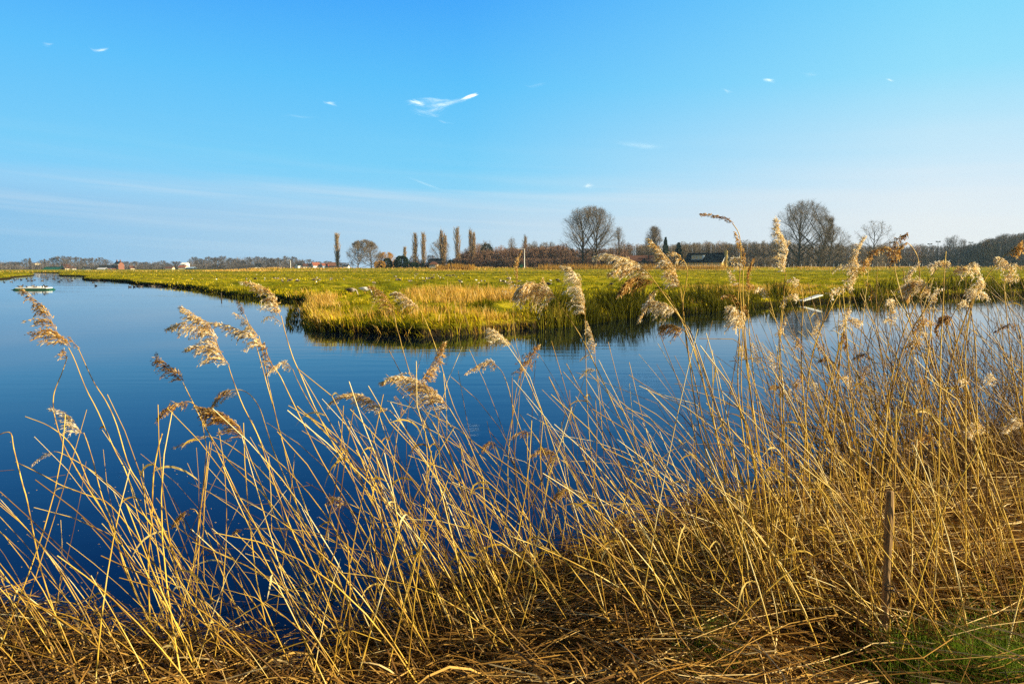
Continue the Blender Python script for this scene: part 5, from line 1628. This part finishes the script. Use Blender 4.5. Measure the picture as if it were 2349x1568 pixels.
R_('reed with a sparse reddish wisp below the bushy brown plume', [(760, 1320), (680, 1180), (600, 1080), (540, 1030), (500, 1006), (478, 1001)], [([(450, 1005), (425, 1015), (396, 1027)], 20, 'rust', LD, .5)])
R_('bare thick yellow reed leaning the opposite way near the left clump', [(345, 1450), (340, 1300), (348, 1180), (352, 1090), (362, 1030), (372, 994)], [], r=.0048, leaves=((.72, .26, .2), (.74, .12, 3.1)))
# middle
R_('reed with the largest bright golden plume in the centre of the water', [(1170, 1420), (1140, 1300), (1119, 1204), (1110, 1136), (1107, 1095), (1088, 1044), (1069, 1000), (1050, 968), (1031, 936)], [([(1018, 917), (999, 898), (973, 882), (948, 870), (923, 862), (897, 866), (876, 879)], 66, 'gold', LD, 1.5)], r=.0034)
R_('golden feathered reed just left of the largest golden plume', [(1180, 1400), (1120, 1290), (1069, 1193), (1034, 1136), (1011, 1095), (986, 1057), (954, 1019), (916, 965), (894, 941)], [([(869, 928), (850, 917), (827, 907), (802, 903), (777, 912), (752, 931)], 46, 'gold', LD, 1.0)])
R_('greenish curved reed leaning right with a red brown plume', [(845, 1290), (850, 1204), (859, 1104), (875, 1047), (907, 977), (948, 914), (966, 874)], [([(976, 858), (988, 838), (1000, 815), (1010, 795), (1022, 782)], 30, 'rust', (.2, .2, -.6), 1.2)], r=.0034)
R_('short reed with a small dark tassel beside the largest golden plume', [(900, 1150), (905, 1050), (914, 980), (920, 950)], [([(922, 935), (914, 918), (906, 907)], 16, 'brown', DN, .7)])
R_('golden drooping plume reed over the blue water right of the red brown plume', [(1300, 1250), (1240, 1100), (1200, 1000), (1176, 930), (1167, 892), (1154, 857), (1142, 841)], [([(1126, 830), (1097, 838), (1067, 857)], 26, 'gold', DN, .9)])
R_('reed with a tufted tan plume leaning right over the water', [(1150, 1250), (1165, 1160), (1165, 1060), (1175, 960), (1185, 890), (1192, 862)], [([(1202, 842), (1215, 820), (1228, 800), (1237, 790)], 34, 'brown', (-.3, .2, -.5), 1.0)])
R_('bright cream plumed reed hanging just under the rushes bank', [(1400, 1230), (1300, 1060), (1250, 960), (1210, 870), (1186, 815), (1174, 792)], [([(1162, 780), (1150, 768), (1135, 757), (1118, 755)], 36, 'pale', LD, 1.1)])
R_('dark bronze plumed reed standing before the dry grass of the meadow tip', [(1120, 1230), (1060, 1100), (1010, 1000), (970, 930), (945, 870), (924, 802), (917, 774), (910, 751), (905, 722)], [([(899, 700), (890, 683), (876, 669), (859, 660), (845, 658)], 36, 'rust', LD, .95)])
R_('golden plumed reed right beside the dark bronze plume', [(1150, 1120), (1080, 1010), (1040, 930), (1010, 830), (998, 792), (984, 755), (970, 722), (963, 710)], [([(949, 694), (933, 681), (915, 672), (896, 673)], 36, 'gold', LD, 1.15)])
R_('upright thin bronze plumed reed next to the white street lamp', [(1180, 1050), (1190, 930), (1195, 840), (1184, 788), (1177, 720), (1180, 680), (1186, 650)], [([(1187, 630), (1187, 612), (1190, 595), (1197, 577)], 15, 'rust', (-.3, 0, .4), .8), ([(1182, 660), (1172, 645), (1160, 615)], 14, 'gold', DN, .45), ([(1182, 674), (1166, 668), (1152, 665)], 14, 'gold', DN, .4)])
R_('reed with a heavy round drooping plume like a mop', [(1560, 1230), (1500, 1120), (1440, 1000), (1395, 900), (1362, 830), (1347, 798), (1328, 764), (1306, 730), (1286, 700), (1277, 687)], [([(1264, 667), (1250, 657), (1230, 650), (1210, 652), (1196, 659), (1183, 682)], 74, 'gold', (-.12, .1, -1), 1.6)], r=.0036)
R_('tall straight reed with a long ragged cream plume', [(1370, 1150), (1352, 1000), (1346, 900), (1344, 818), (1343, 769), (1342, 725)], [([(1341, 700), (1337, 672), (1332, 650), (1322, 630), (1306, 616), (1287, 609)], 44, 'pale', (-.75, .1, -.6), 1.5)])
R_('reed with small golden tassels hanging below the ragged cream plume', [(1390, 1100), (1378, 950), (1369, 860), (1365, 815)], [([(1365, 795), (1360, 770), (1352, 750), (1344, 734)], 22, 'gold', LD, .8), ([(1366, 820), (1350, 815), (1332, 826)], 18, 'gold', LD, .5), ([(1368, 850), (1352, 848), (1330, 868)], 24, 'pale', LD, .6)])
R_('biggest three tiered plumed reed before the long barn', [(1740, 1250), (1690, 1060), (1650, 950), (1620, 860), (1586, 764), (1562, 730), (1538, 696), (1518, 668), (1499, 642), (1484, 621)],
   [([(1469, 609), (1452, 600), (1428, 591), (1403, 584), (1379, 584), (1361, 594)], 38, 'pale', (-.5, .1, -.75), 1.2), ([(1496, 638), (1472, 618), (1445, 613), (1418, 617), (1394, 628)], 42, 'gold', (-.45, .1, -.85), 1.0), ([(1504, 648), (1478, 640), (1455, 640), (1435, 652), (1416, 678)], 44, 'brown', (-.4, .1, -.9), 1.3)], r=.0038)
R_('tall golden plumed reed pointing up before the pointed fir', [(1650, 1100), (1620, 1000), (1600, 900), (1577, 803), (1572, 759), (1568, 726), (1565, 693), (1561, 660)], [([(1556, 643), (1549, 622), (1539, 604), (1527, 588), (1514, 571), (1501, 558), (1485, 546)], 34, 'gold', (-.75, .1, -.55), 1.5)])
R_('hooked reed with two thin hanging tassels beside the dark conifer', [(1640, 1120), (1600, 960), (1578, 800), (1568, 720), (1567, 685), (1572, 660), (1577, 628), (1574, 608), (1567, 595)], [([(1556, 583), (1543, 578), (1529, 584)], 16, 'gold', DN, .7), ([(1572, 600), (1558, 594), (1549, 602), (1543, 618)], 16, 'gold', DN, .6)])
R_('reed with a long trailing golden tassel dipping to the water', [(1660, 1080), (1620, 900), (1590, 790), (1576, 755), (1563, 732), (1550, 708), (1539, 688), (1526, 672), (1510, 666)], [([(1496, 670), (1486, 690), (1475, 715), (1466, 740)], 26, 'gold', DN, 1.0)])
R_('bushy cream plumed reed over the shaded rushes', [(1700, 1180), (1640, 980), (1600, 830), (1578, 770), (1563, 735), (1550, 716)], [([(1538, 706), (1522, 697), (1506, 692), (1494, 690)], 48, 'pale', (-.4, .1, -.9), 1.5)])
R_('dark brown plumed reed hanging under the bushy cream plume', [(1720, 1160), (1650, 960), (1610, 840), (1588, 785), (1568, 757)], [([(1552, 748), (1532, 745), (1514, 752)], 44, 'brown', (-.2, .1, -1), 1.3)])
R_('highest reed with a thin arching dark tip against the sky', [(1720, 1120), (1700, 960), (1692, 870), (1696, 780), (1692, 700), (1696, 644), (1699, 600), (1699, 562), (1694, 533), (1680, 512)], [([(1667, 502), (1653, 496), (1636, 493), (1619, 492), (1604, 493)], 13, 'grey', (-.6, .1, -.1), 1.0)])
R_('rusty upright plumed reed just below the highest arching reed', [(1745, 1080), (1722, 900), (1712, 800), (1705, 700), (1704, 640), (1707, 606)], [([(1709, 585), (1706, 568), (1698, 556), (1690, 545), (1684, 531)], 13, 'rust', (-.6, .1, -.4), 1.1), ([(1707, 612), (1698, 598), (1690, 592), (1682, 604)], 24, 'fluff', DN, 1.0)])
R_('short dark brown upright plume before the yellow house gable', [(1760, 1080), (1740, 950), (1722, 800), (1716, 710), (1718, 665)], [([(1718, 650), (1718, 630), (1721, 612), (1726, 594)], 16, 'brown', (.1, .1, .3), 1.2)])
R_('small pale side leaning plume over the meadow left of the dark brown upright one', [(1740, 1020), (1715, 860), (1702, 720), (1696, 655)], [([(1690, 640), (1680, 628), (1667, 616)], 14, 'pale', LD, .8)])
# right part
R_('tall amber plumed reed before the huge peaked bare tree', [(1815, 1180), (1795, 1000), (1790, 900), (1788, 800), (1795, 720), (1799, 660), (1803, 626)], [([(1804, 605), (1803, 583), (1801, 562), (1797, 545), (1792, 528), (1787, 512), (1779, 499)], 28, 'fluff', (-.9, .1, -.25), 1.5)])
R_('reed with a curled white wisp over the yellow meadow', [(1850, 1000), (1840, 870), (1838, 780), (1842, 700), (1838, 655)], [([(1832, 644), (1824, 640), (1815, 640), (1807, 648)], 17, 'fluff', DN, .8)])
R_('tall fluffy cream plumed reed ending in a rusty spike', [(1880, 1130), (1890, 1000), (1905, 900), (1925, 800), (1945, 720), (1955, 670)], [([(1957, 645), (1964, 620), (1967, 600), (1974, 578), (1979, 558), (1986, 541)], 24, 'fluff', (-.5, .1, -.3), 1.4)])
R_('dark bronze reed bowed to the right across the fluffy cream plume', [(1845, 1050), (1850, 930), (1860, 830), (1880, 760), (1915, 690), (1932, 660), (1949, 633)], [([(1966, 614), (1982, 599), (1997, 583), (2010, 574), (2026, 568), (2039, 570)], 20, 'rust', (.1, .1, -.8), 1.2)])
R_('small reed wisp reaching left from the fluffy cream plume', [(1900, 1000), (1930, 800), (1955, 650), (1958, 618)], [([(1945, 608), (1929, 608), (1913, 623)], 18, 'fluff', DN, .8)])
R_('grey feathery reed beside the tall golden hook near the floodlights', [(2200, 1000), (2150, 900), (2110, 800), (2080, 720), (2063, 660), (2053, 619), (2052, 600)], [([(2054, 580), (2061, 553), (2069, 543), (2081, 534)], 26, 'grey', (-.1, .1, -.8), 1.0)])
R_('hooked reed with amber tassels bending over the grey feathery one', [(2190, 960), (2140, 840), (2115, 720), (2110, 649), (2109, 615), (2104, 588), (2096, 572), (2087, 561), (2078, 556)], [([(2072, 562), (2068, 575), (2064, 592)], 20, 'rust', DN, 1.0), ([(2107, 600), (2102, 615), (2094, 628), (2087, 642)], 26, 'fluff', LD, 1.0)])
R_('round fluffy head on a reed leaning right before the dark wood', [(2030, 1000), (2040, 900), (2060, 800), (2090, 720), (2116, 666), (2127, 650), (2146, 619)], [([(2150, 610), (2157, 602), (2166, 600), (2169, 604)], 26, 'fluff', DN, 1.4)])
R_('straight bare pointed reed standing tallest before the three bare trees', [(2155, 960), (2158, 800), (2163, 707), (2165, 649), (2167, 610), (2170, 576)], [])
R_('reed with a long arched fluffy plume bent over like a bridge', [(2030, 980), (2050, 880), (2080, 780), (2131, 695), (2151, 663), (2166, 644), (2192, 626)], [([(2198, 618), (2207, 611), (2225, 606), (2242, 612), (2249, 624)], 30, 'fluff', DN, 1.4)])
R_('fluffy plumed reed hanging close under the arched bridge plume', [(2215, 920), (2215, 800), (2226, 720), (2238, 672)], [([(2236, 660), (2241, 645), (2246, 628)], 26, 'fluff', DN, 1.3)])
R_('white fluffy bottle shaped plume on the outermost upright reed', [(2345, 980), (2325, 860), (2315, 780), (2307, 700), (2304, 663), (2305, 640)], [([(2309, 630), (2311, 612), (2307, 597), (2298, 591), (2290, 600)], 30, 'fluff', DN, 1.7)])
R_('dark reed sloping steeply up to the right out of the bank', [(2160, 1020), (2170, 900), (2190, 800), (2225, 700), (2247, 663), (2266, 630), (2283, 609), (2305, 584)], [([(2324, 568), (2336, 559), (2352, 551)], 24, 'brown', (.2, .1, -.8), 1.2)])
R_('reed with a wide golden mop of long curved strands', [(2180, 1000), (2160, 900), (2140, 800), (2132, 720), (2129, 680)], [([(2122, 659), (2113, 650), (2100, 650), (2087, 666), (2077, 690)], 50, 'gold', DN, 1.5)])
R_('small fluffy reed head below the round fluffy head', [(2120, 900), (2130, 800), (2140, 720), (2144, 692)], [([(2148, 682), (2156, 669), (2165, 662)], 18, 'fluff', LD, 1.1)])
R_('fluffy reed head bent right over the dark bank', [(2190, 940), (2205, 820), (2220, 740), (2230, 690)], [([(2235, 674), (2245, 669), (2254, 672), (2264, 686)], 26, 'fluff', DN, 1.2)])
R_('faded small reed wisp before the dark bank', [(2240, 900), (2238, 800), (2230, 730), (2226, 702)], [([(2222, 694), (2217, 690), (2207, 687)], 16, 'fluff', DN, .8)])
R_('bright cream bushy plume over the water before the dark bank', [(1735, 1100), (1705, 950), (1700, 850), (1704, 780), (1702, 752)], [([(1700, 738), (1695, 719), (1681, 705), (1665, 704)], 42, 'pale', (-.3, .1, -.9), 1.4)])
R_('narrow twisted golden plume at the waterline', [(1800, 1060), (1795, 900), (1790, 800), (1789, 772)], [([(1790, 760), (1794, 743), (1802, 724)], 14, 'gold', DN, 1.0)])
R_('ragged pale plume by the bare tree reflection', [(1905, 1080), (1915, 960), (1925, 850), (1932, 762)], [([(1935, 745), (1942, 725), (1949, 709)], 26, 'fluff', LD, 1.0), ([(1940, 738), (1956, 732), (1972, 737)], 24, 'fluff', DN, .9)])
R_('grey drooping tasselled reed over the pale water', [(2240, 980), (2215, 880), (2196, 800), (2188, 750), (2181, 732)], [([(2172, 726), (2161, 728), (2153, 749), (2157, 775)], 26, 'grey', DN, 1.3)])
R_('thin grey curving reed over the white sky reflection', [(2349, 980), (2345, 860), (2342, 780), (2334, 748)], [([(2318, 742), (2302, 748), (2287, 764)], 18, 'grey', DN, .7)])
R_('small dark hooked plume alone over the pale blue water', [(2050, 1020), (2030, 920), (2005, 840), (1993, 818)], [([(1984, 811), (1974, 812), (1962, 825)], 18, 'grey', DN, .9)])
R_('sparse silvery reed wisp over the pale blue water', [(1960, 1080), (1925, 930), (1890, 800), (1884, 770)], [([(1880, 760), (1874, 752)], 26, 'fluff', DN, .5)])
# low plumes among the stems
R_('reddish sparse plume low among the middle stems', [(1420, 1300), (1350, 1150), (1310, 1075), (1288, 1055)], [([(1268, 1038), (1245, 1031), (1216, 1044)], 32, 'rust', DN, 1.0)])
R_('thin brown plume low over the water between middle stems', [(1330, 1300), (1280, 1120), (1235, 1010), (1220, 997)], [([(1205, 990), (1185, 995), (1168, 1006)], 22, 'rust', DN, .7)])
R_('dark sparse plume low in front of the cloud reflection', [(1300, 1330), (1230, 1150), (1160, 1040), (1142, 1023)], [([(1128, 1016), (1115, 1020), (1107, 1031)], 24, 'brown', DN, .8)])
R_('feathery tan plume deep among the dense middle stems', [(1480, 1350), (1400, 1220), (1340, 1140), (1322, 1128)], [([(1305, 1120), (1285, 1126), (1263, 1146)], 34, 'rust', DN, 1.1)])
R_('reddish feathery plume lowest over the litter in the middle', [(1560, 1420), (1500, 1290), (1462, 1210), (1450, 1186)], [([(1435, 1178), (1418, 1188), (1404, 1212)], 42, 'rust', DN, 1.2)])
R_('brown sparse plume low over the dark water of the inlet', [(900, 1420), (850, 1290), (808, 1180), (798, 1158)], [([(785, 1144), (768, 1140), (750, 1154)], 34, 'rust', DN, .8)])
R_('dark drooping plume deep in the left clump', [(560, 1440), (500, 1290), (455, 1180), (436, 1166)], [([(420, 1176), (404, 1192), (390, 1212)], 22, 'brown', DN, 1.0)])
R_('small grey tassel over the dark inlet water', [(900, 1390), (780, 1250), (680, 1215), (560, 1212)], [([(548, 1212), (540, 1218), (530, 1228)], 16, 'grey', DN, .6)])
R_('tan fluffy plume lying low at the outer edge of the right bank', [(2420, 1150), (2390, 1040), (2350, 972)], [([(2340, 965), (2325, 975), (2310, 990)], 34, 'fluff', DN, 1.0)])
R_('pale fluffy plume low in the dark tangle on the right bank', [(2330, 1150), (2290, 1050), (2262, 985)], [([(2252, 975), (2235, 985), (2222, 1000)], 32, 'fluff', DN, 1.0)])
R_('wispy brown plume on the far edge of the right tangle', [(2210, 1150), (2180, 1060), (2150, 1010)], [([(2135, 1000), (2115, 1004), (2098, 1015)], 34, 'brown', DN, .8)])
R_('faded gold plume among the crowded stems on the right', [(2000, 1200), (1960, 1050), (1905, 930), (1892, 905)], [([(1880, 892), (1870, 880), (1858, 868)], 22, 'fluff', LD, .7)])
R_('reed with an orange curled dry leaf among the right stems', [(2130, 1150), (2115, 1050), (2105, 980), (2098, 930)], [], leaves=((.93, .22, 2.6), (.95, .26, .4), (.97, .18, 5.5), (.9, .14, 1.2)), r=.003)
R_('reed with one broad pale leaf folded down in the middle', [(990, 1330), (970, 1230), (963, 1150), (957, 1110), (948, 1102)], [], leaves=((.985, .22, 3.4),), r=.0028)
R_('reed with two large curled yellow leaves before the litter', [(1150, 1440), (1120, 1340), (1105, 1290), (1085, 1262)], [], leaves=((.97, .20, 3.2), (.90, .26, .3), (.8, .22, 2.9), (.86, .16, 5.0)), r=.003)
R_('reed with narrow bleached leaves twisting over the litter', [(1290, 1450), (1255, 1350), (1235, 1300), (1218, 1265)], [], leaves=((.97, .18, 3.0), (.92, .2, .2), (.88, .2, 2.2)), r=.003)
R_('short reed with ragged yellow leaves right of the post', [(2210, 1420), (2180, 1330), (2150, 1265), (2122, 1190)], [], leaves=((.95, .22, .1), (.8, .24, .5), (.6, .22, .2), (.5, .25, 5.8)), r=.0035)

# ---- smaller faded plumes scattered through the crowded stems on the right
rsp = random.Random(91)
for k in range(30):
    u = rsp.uniform(1640, 2345); v = rsp.uniform(655, 930)
    lr = 1 if rsp.random() < .72 else -1
    ub = u + lr * rsp.uniform(20, 120); vb = rsp.uniform(1060, 1170) if u > 1850 else rsp.uniform(1120, 1250)
    s1 = (ub * .45 + u * .55 + lr * 8, vb * .4 + v * .6)
    L = rsp.uniform(22, 48)
    ax = [(u - lr * L * .25, v - L * .45), (u - lr * L * .6, v - L * .62), (u - lr * L, v - L * .45)]
    if rsp.random() < .35: ax = [(u - lr * 2, v - L * .4), (u - lr * 5, v - L * .75), (u - lr * 9, v - L)]
    right = u > 1990
    o = R_('reed with a small faded plume in the crowded stand ' + ('beneath the floodlight masts' if right else 'below the huge peaked tree'), [(ub, vb), ((ub + s1[0]) / 2 + lr * 6, (vb + s1[1]) / 2), s1, (u, v)],
           [(ax, rsp.uniform(11, 26), rsp.choice(('fluff', 'fluff', 'grey', 'pale', 'rust')), DN, rsp.uniform(.5, 1.1))], r=.0027, dark=.12)
    o['group'] = 'small faded plumes ' + ('beneath the floodlight masts' if right else 'below the huge peaked tree')

# ---- the many bare stems
BARE = [  # foot region in the 2349 view, how many, height, lean (degrees to the left), label, group
    ((-60, 330, 1400, 1590), 26, (.5, 1.25), (22, 46), 'bare golden reed stem at the end of the bank left of the dark inlet', 'bare reeds at the end of the near bank'),
    ((380, 640, 1400, 1560), 36, (.9, 1.6), (6, 27), 'bare reed stem in the upright clump beside the dark inlet', 'bare reeds in the clump beside the inlet'),
    ((640, 1230, 1290, 1580), 120, (.7, 1.6), (14, 38), 'bare reed stem leaning left in front of the dark middle water', 'bare reeds before the middle water'),
    ((1000, 1780, 1190, 1520), 170, (.7, 1.6), (8, 40), 'bare reed stem in the dense stand left of the wooden post', 'bare reeds left of the wooden post'),
    ((1560, 2380, 1060, 1500), 210, (.8, 1.75), (2, 36), 'bare reed stem in the crowded stand around the wooden post', 'bare reeds around the wooden post'),
    ((1900, 2560, 960, 1180), 820, (.9, 1.95), (6, 42), 'bare thin reed stem in the far tangle at the bend of the bank', 'bare reeds in the far tangle'),
    ((-60, 2349, 1500, 1640), 110, (.7, 1.5), (12, 44), 'bare reed stem rising from the trampled litter nearest the eye', 'bare reeds nearest the eye'),
    ((1960, 2260, 1480, 1590), 34, (.6, 1.25), (8, 40), 'bare reed stem crossing in front of the wooden post', 'bare reeds crossing the post'),
    ((1650, 2400, 1330, 1600), 130, (.4, 1.15), (8, 38), 'bare short reed stem on the grassy bank near the foot of the post', 'bare reeds on the grassy bank'),
]
rng = np.random.default_rng(77)
allr = []
for k, ((u0, u1, v0, v1), n, hr, lr, lab, grp) in enumerate(BARE):
    got = 0
    while got < n:
        u, v = rng.uniform(u0, u1), rng.uniform(v0, v1)
        p = at_z(u, v, .05)
        sdn = float(sdist(NEAR, np.array([p.x]), np.array([p.y]))[0])
        if sdn < (-.85 if k in (1, 5) else -.45) or (k == 2 and sdn < -.35):
            continue
        got += 1
        h = rng.uniform(*hr)
        ln = rad(rng.uniform(*lr)) * (-.55 if rng.random() < (.14 if k < 4 else .25) else 1)
        if rng.random() < .22:
            ln = rad(rng.uniform(38, 72)) * (1 if rng.random() < .75 else -1)
            h *= .85
        curve = rng.normal(.16, .32)
        dy = rng.normal(.05, .10)
        t = np.linspace(0, 1, 8)
        an = ln * (.75 + .5 * t) + curve * t ** 2
        kink = rng.uniform(.3, .9)
        if rng.random() < .5:
            an = an + np.where(t > kink, rng.normal(0, .24), 0)
        st = h / 7
        X = p.x - np.concatenate([[0], np.cumsum(np.sin(an[:-1]) * st)])
        Z = np.concatenate([[0], np.cumsum(np.cos(an[:-1]) * st)])
        Y = p.y + dy * Z
        z0 = max(gz(p.x, p.y), -.25) - .06
        r0 = rng.uniform(.0018, .0037) if k != 5 else rng.uniform(.0022, .0046)
        allr.append((p.y / (h * r0), np.stack([X, Y, Z + z0], -1), r0 * np.linspace(1, .55, 8), np.clip(rng.normal(.54 if k != 5 else .32, .21), .12, .95), lab, grp, k))  # far tangle takes a lower tone: its backlit shade is put into the colour
allr.sort(key=lambda a: a[0])
NIND = 205
for i, (_, P, R, tn, lab, grp, k) in enumerate(allr[:NIND]):
    root = P[0].copy()
    v, q = tubes((P - root)[None], R[None] * 1.12, 5)
    tn = min(.95, tn + .10)
    tt = np.clip(tn + np.array([-.06, .04, -.2, .06, .02, -.18, .05, .1]) + rng.normal(0, .05, 8), .05, 1)
    o = link('reed', MB().add(v, q, np.repeat(tt, 5)).mesh('reed', M['straw'], True), None, tuple(root))
    for _k in range((1, 0, 2, 0, 1, 0)[i % 6]):
        link('leaf', leaf_mesh((P - root)[int(rng.integers(3, 7))], 5000 + i * 3 + _k, rng.uniform(.08, .26), .004), o)
    tag(o, lab, 'reed', grp)
P = np.array([a[1] for a in allr[NIND:]]); R = np.array([a[2] for a in allr[NIND:]]); tn = np.array([a[3] for a in allr[NIND:]])
v, q = tubes(P, R, 4)
tt = np.clip(tn[:, None] + np.array([-.06, .04, -.2, .06, .02, -.18, .05, .1]), .05, 1)
mb = MB().add(v, q, np.repeat(tt.ravel(), 4))
tag(link('reed_bed', mb.mesh('reed_bed', M['straw'], True)), 'crowded mass of thinner bare reed stems along the near bank', 'reeds', None, 'stuff')
# ------------------------------------------------------------------ thin high clouds, each a bundle of ice fibres
_c = Mat('cirrus')
_d = _c.n('ShaderNodeBsdfDiffuse'); _d.inputs[0].default_value = (.95, .95, .95, 1)
_t = _c.n('ShaderNodeBsdfTranslucent'); _t.inputs[0].default_value = (.95, .95, .95, 1)
_m = _c.n('ShaderNodeMixShader'); _c.t.links.new(_d.outputs[0], _m.inputs[1]); _c.t.links.new(_t.outputs[0], _m.inputs[2])
_x = _c.n('ShaderNodeBsdfTransparent')
_mm = _c.n('ShaderNodeMixShader')
_c.t.links.new(_c.tone(), _mm.inputs[0]); _c.t.links.new(_x.outputs[0], _mm.inputs[1]); _m.inputs[0].default_value = .12; _c.t.links.new(_m.outputs[0], _mm.inputs[2])
_c.t.links.new(_mm.outputs[0], _c.out.inputs[0])
M['cloud'] = _c.m
CD = 7000.0
def cloud(label, fibres, seed, alpha=.10, name='cloud'):
    """fibres: (pixel polyline, count, spread px, half width px, density)"""
    rng = np.random.default_rng(seed)
    mb = MB()
    for pts, n, spr, w, al in fibres:
        for k in range(n):
            t0 = rng.uniform(0, .45); t1 = rng.uniform(t0 + .25, 1.0) if t0 < .7 else 1.0
            base = np.array(pts, float)
            seg = np.linspace(0, 1, len(base))
            tt = np.linspace(t0, t1, 9)
            off = rng.normal(0, spr, 2) * np.array([1.0, .6])
            fan = rng.normal(0, spr)
            u = np.interp(tt, seg, base[:, 0]) + off[0]
            v = np.interp(tt, seg, base[:, 1]) + off[1] + fan * (tt - t0) + np.cumsum(rng.normal(0, spr * .10, 9))
            d = CD + rng.normal(0, 120)
            P = np.array([tuple(at_d(a, b, d)) for a, b in zip(u, v)])
            # flakes of ice along the fibre, each turned half towards the sun
            m = 26 if seed == 1 else max(9, int(np.ptp(base[:, 0]) / 3))
            f = np.linspace(0, 8, m) + rng.uniform(-.15, .15, m); f = np.clip(f, 0, 7.999); fi = f.astype(int); ff = (f - fi)[:, None]
            C = P[fi] * (1 - ff) + P[fi + 1] * ff
            R = w * rng.uniform(.7, 1.9, m) * np.sin(np.linspace(.25, 2.9, m)) * d / F
            nv = np.array(sdir)[None] + np.array([0, -1.0, -.25])[None] + rng.normal(0, .3, (m, 3)); nv /= np.linalg.norm(nv, axis=1, keepdims=True)
            ta = P[-1] - P[0]; ta = ta / np.linalg.norm(ta)
            a = ta[None] - nv * (nv @ ta)[:, None]; a /= np.linalg.norm(a, axis=1, keepdims=True)
            b = np.cross(nv, a)
            Vq = np.stack([C - a * R[:, None] * 3.2, C - b * R[:, None], C + a * R[:, None] * 3.2, C + b * R[:, None]], 1)
            mb.add(Vq.reshape(-1, 3), np.arange(m * 4).reshape(-1, 4), np.repeat(al * (.19 if seed == 1 else .12 * 9 / m) * alpha / .10 * np.sin(np.linspace(.05, 3.09, m)) * rng.uniform(.4, 1.3), 4))
    o = link(name, mb.mesh(name, M['cloud'], True))
    return tag(o, label, 'cloud', 'thin clouds in the clear sky')
cloud('bright wing shaped wisp of cloud high over the poplars', [
    ([(1100, 213), (1085, 219), (1068, 225), (1050, 231)], 30, 2.4, 1.4, .12), ([(1096, 216), (1060, 228), (1020, 238), (985, 242), (950, 238)], 30, 3.6, 1.2, .09),
    ([(1075, 224), (1035, 238), (1000, 250), (972, 258), (946, 250)], 26, 4.0, 1.0, .07), ([(1050, 230), (1010, 232), (970, 229), (922, 234)], 30, 4.2, 1.1, .07),
    ([(985, 245), (965, 238), (945, 233), (925, 237)], 26, 3.4, 1.2, .09), ([(1040, 236), (1010, 246), (985, 262), (960, 254)], 22, 5.0, .9, .05), ([(1018, 268), (990, 264), (962, 256), (938, 246)], 22, 4.0, .9, .05),
    ([(1045, 285), (1018, 280), (1000, 276)], 8, 2.0, .8, .03)], 1)
for k, (lab, fb) in enumerate((
    ('tiny curved cloud wisp alone high on the left of the sky', [([(206, 110), (222, 117), (238, 115), (254, 110)], 26, 2.0, 1.3, .10)]),
    ('faint cloud wisp at the upper left edge of the sky', [([(92, 97), (110, 102), (128, 98)], 12, 2.5, 1.2, .05)]),
    ('small cloud puff just left of the bright wing shaped wisp', [([(744, 235), (758, 238), (775, 239)], 22, 2.6, 1.3, .09)]),
    ('thin wavy cloud line below the small cloud puff', [([(636, 268), (665, 264), (690, 268), (715, 270), (752, 265)], 22, 2.2, 1.0, .045)]),
    ('thin broken cloud line right of the bright wing shaped wisp', [([(1190, 190), (1215, 199), (1245, 192), (1270, 184)], 20, 2.0, 1.0, .06)]),
    ('bright little cloud fleck above the highest arching reed', [([(1745, 182), (1765, 184), (1785, 186)], 26, 2.2, 1.5, .15)]),
    ('small cloud streak below and left of the bright little fleck', [([(1652, 204), (1668, 210), (1684, 212)], 16, 2.0, 1.2, .08)]),
    ('small cloud streak above and right of the bright little fleck', [([(1836, 167), (1858, 171), (1886, 170)], 16, 2.4, 1.2, .07)]),
    ('little cloud dash farthest right in the pale sky', [([(2026, 182), (2042, 184), (2056, 187)], 14, 1.6, 1.4, .10)]),
    ('long soft cloud streak in the sky above the upright two trunked tree', [([(1405, 328), (1450, 333), (1500, 337), (1560, 341)], 40, 4.0, 2.4, .045)]),
    ('small round cloud puff over the huge dark two trunked tree', [([(1340, 431), (1350, 425), (1364, 424)], 22, 2.6, 1.8, .06)]),
    ('fading vapour trail slanting over the poplars', [([(912, 398), (960, 416), (1005, 432), (1052, 448)], 30, 1.6, 1.4, .05)]))):
    cloud(lab, fb, 10 + k)
# ------------------------------------------------------------------ winter haze
hz = MB().box(0, 0, 17.5, 2100, 2100, 39)
_h = Mat('haze')
_v = _h.n('ShaderNodeVolumePrincipled')
_v.inputs['Color'].default_value = (0.50, 0.80, 1.0, 1)
_v.inputs['Density'].default_value = 0.00011
_v.inputs['Anisotropy'].default_value = 0.2
_h.t.links.new(_v.outputs[0], _h.out.inputs['Volume'])
tag(link('haze', hz.mesh('haze', _h.m)), 'thin bluish winter haze lying over the polder', 'haze', None, 'stuff')
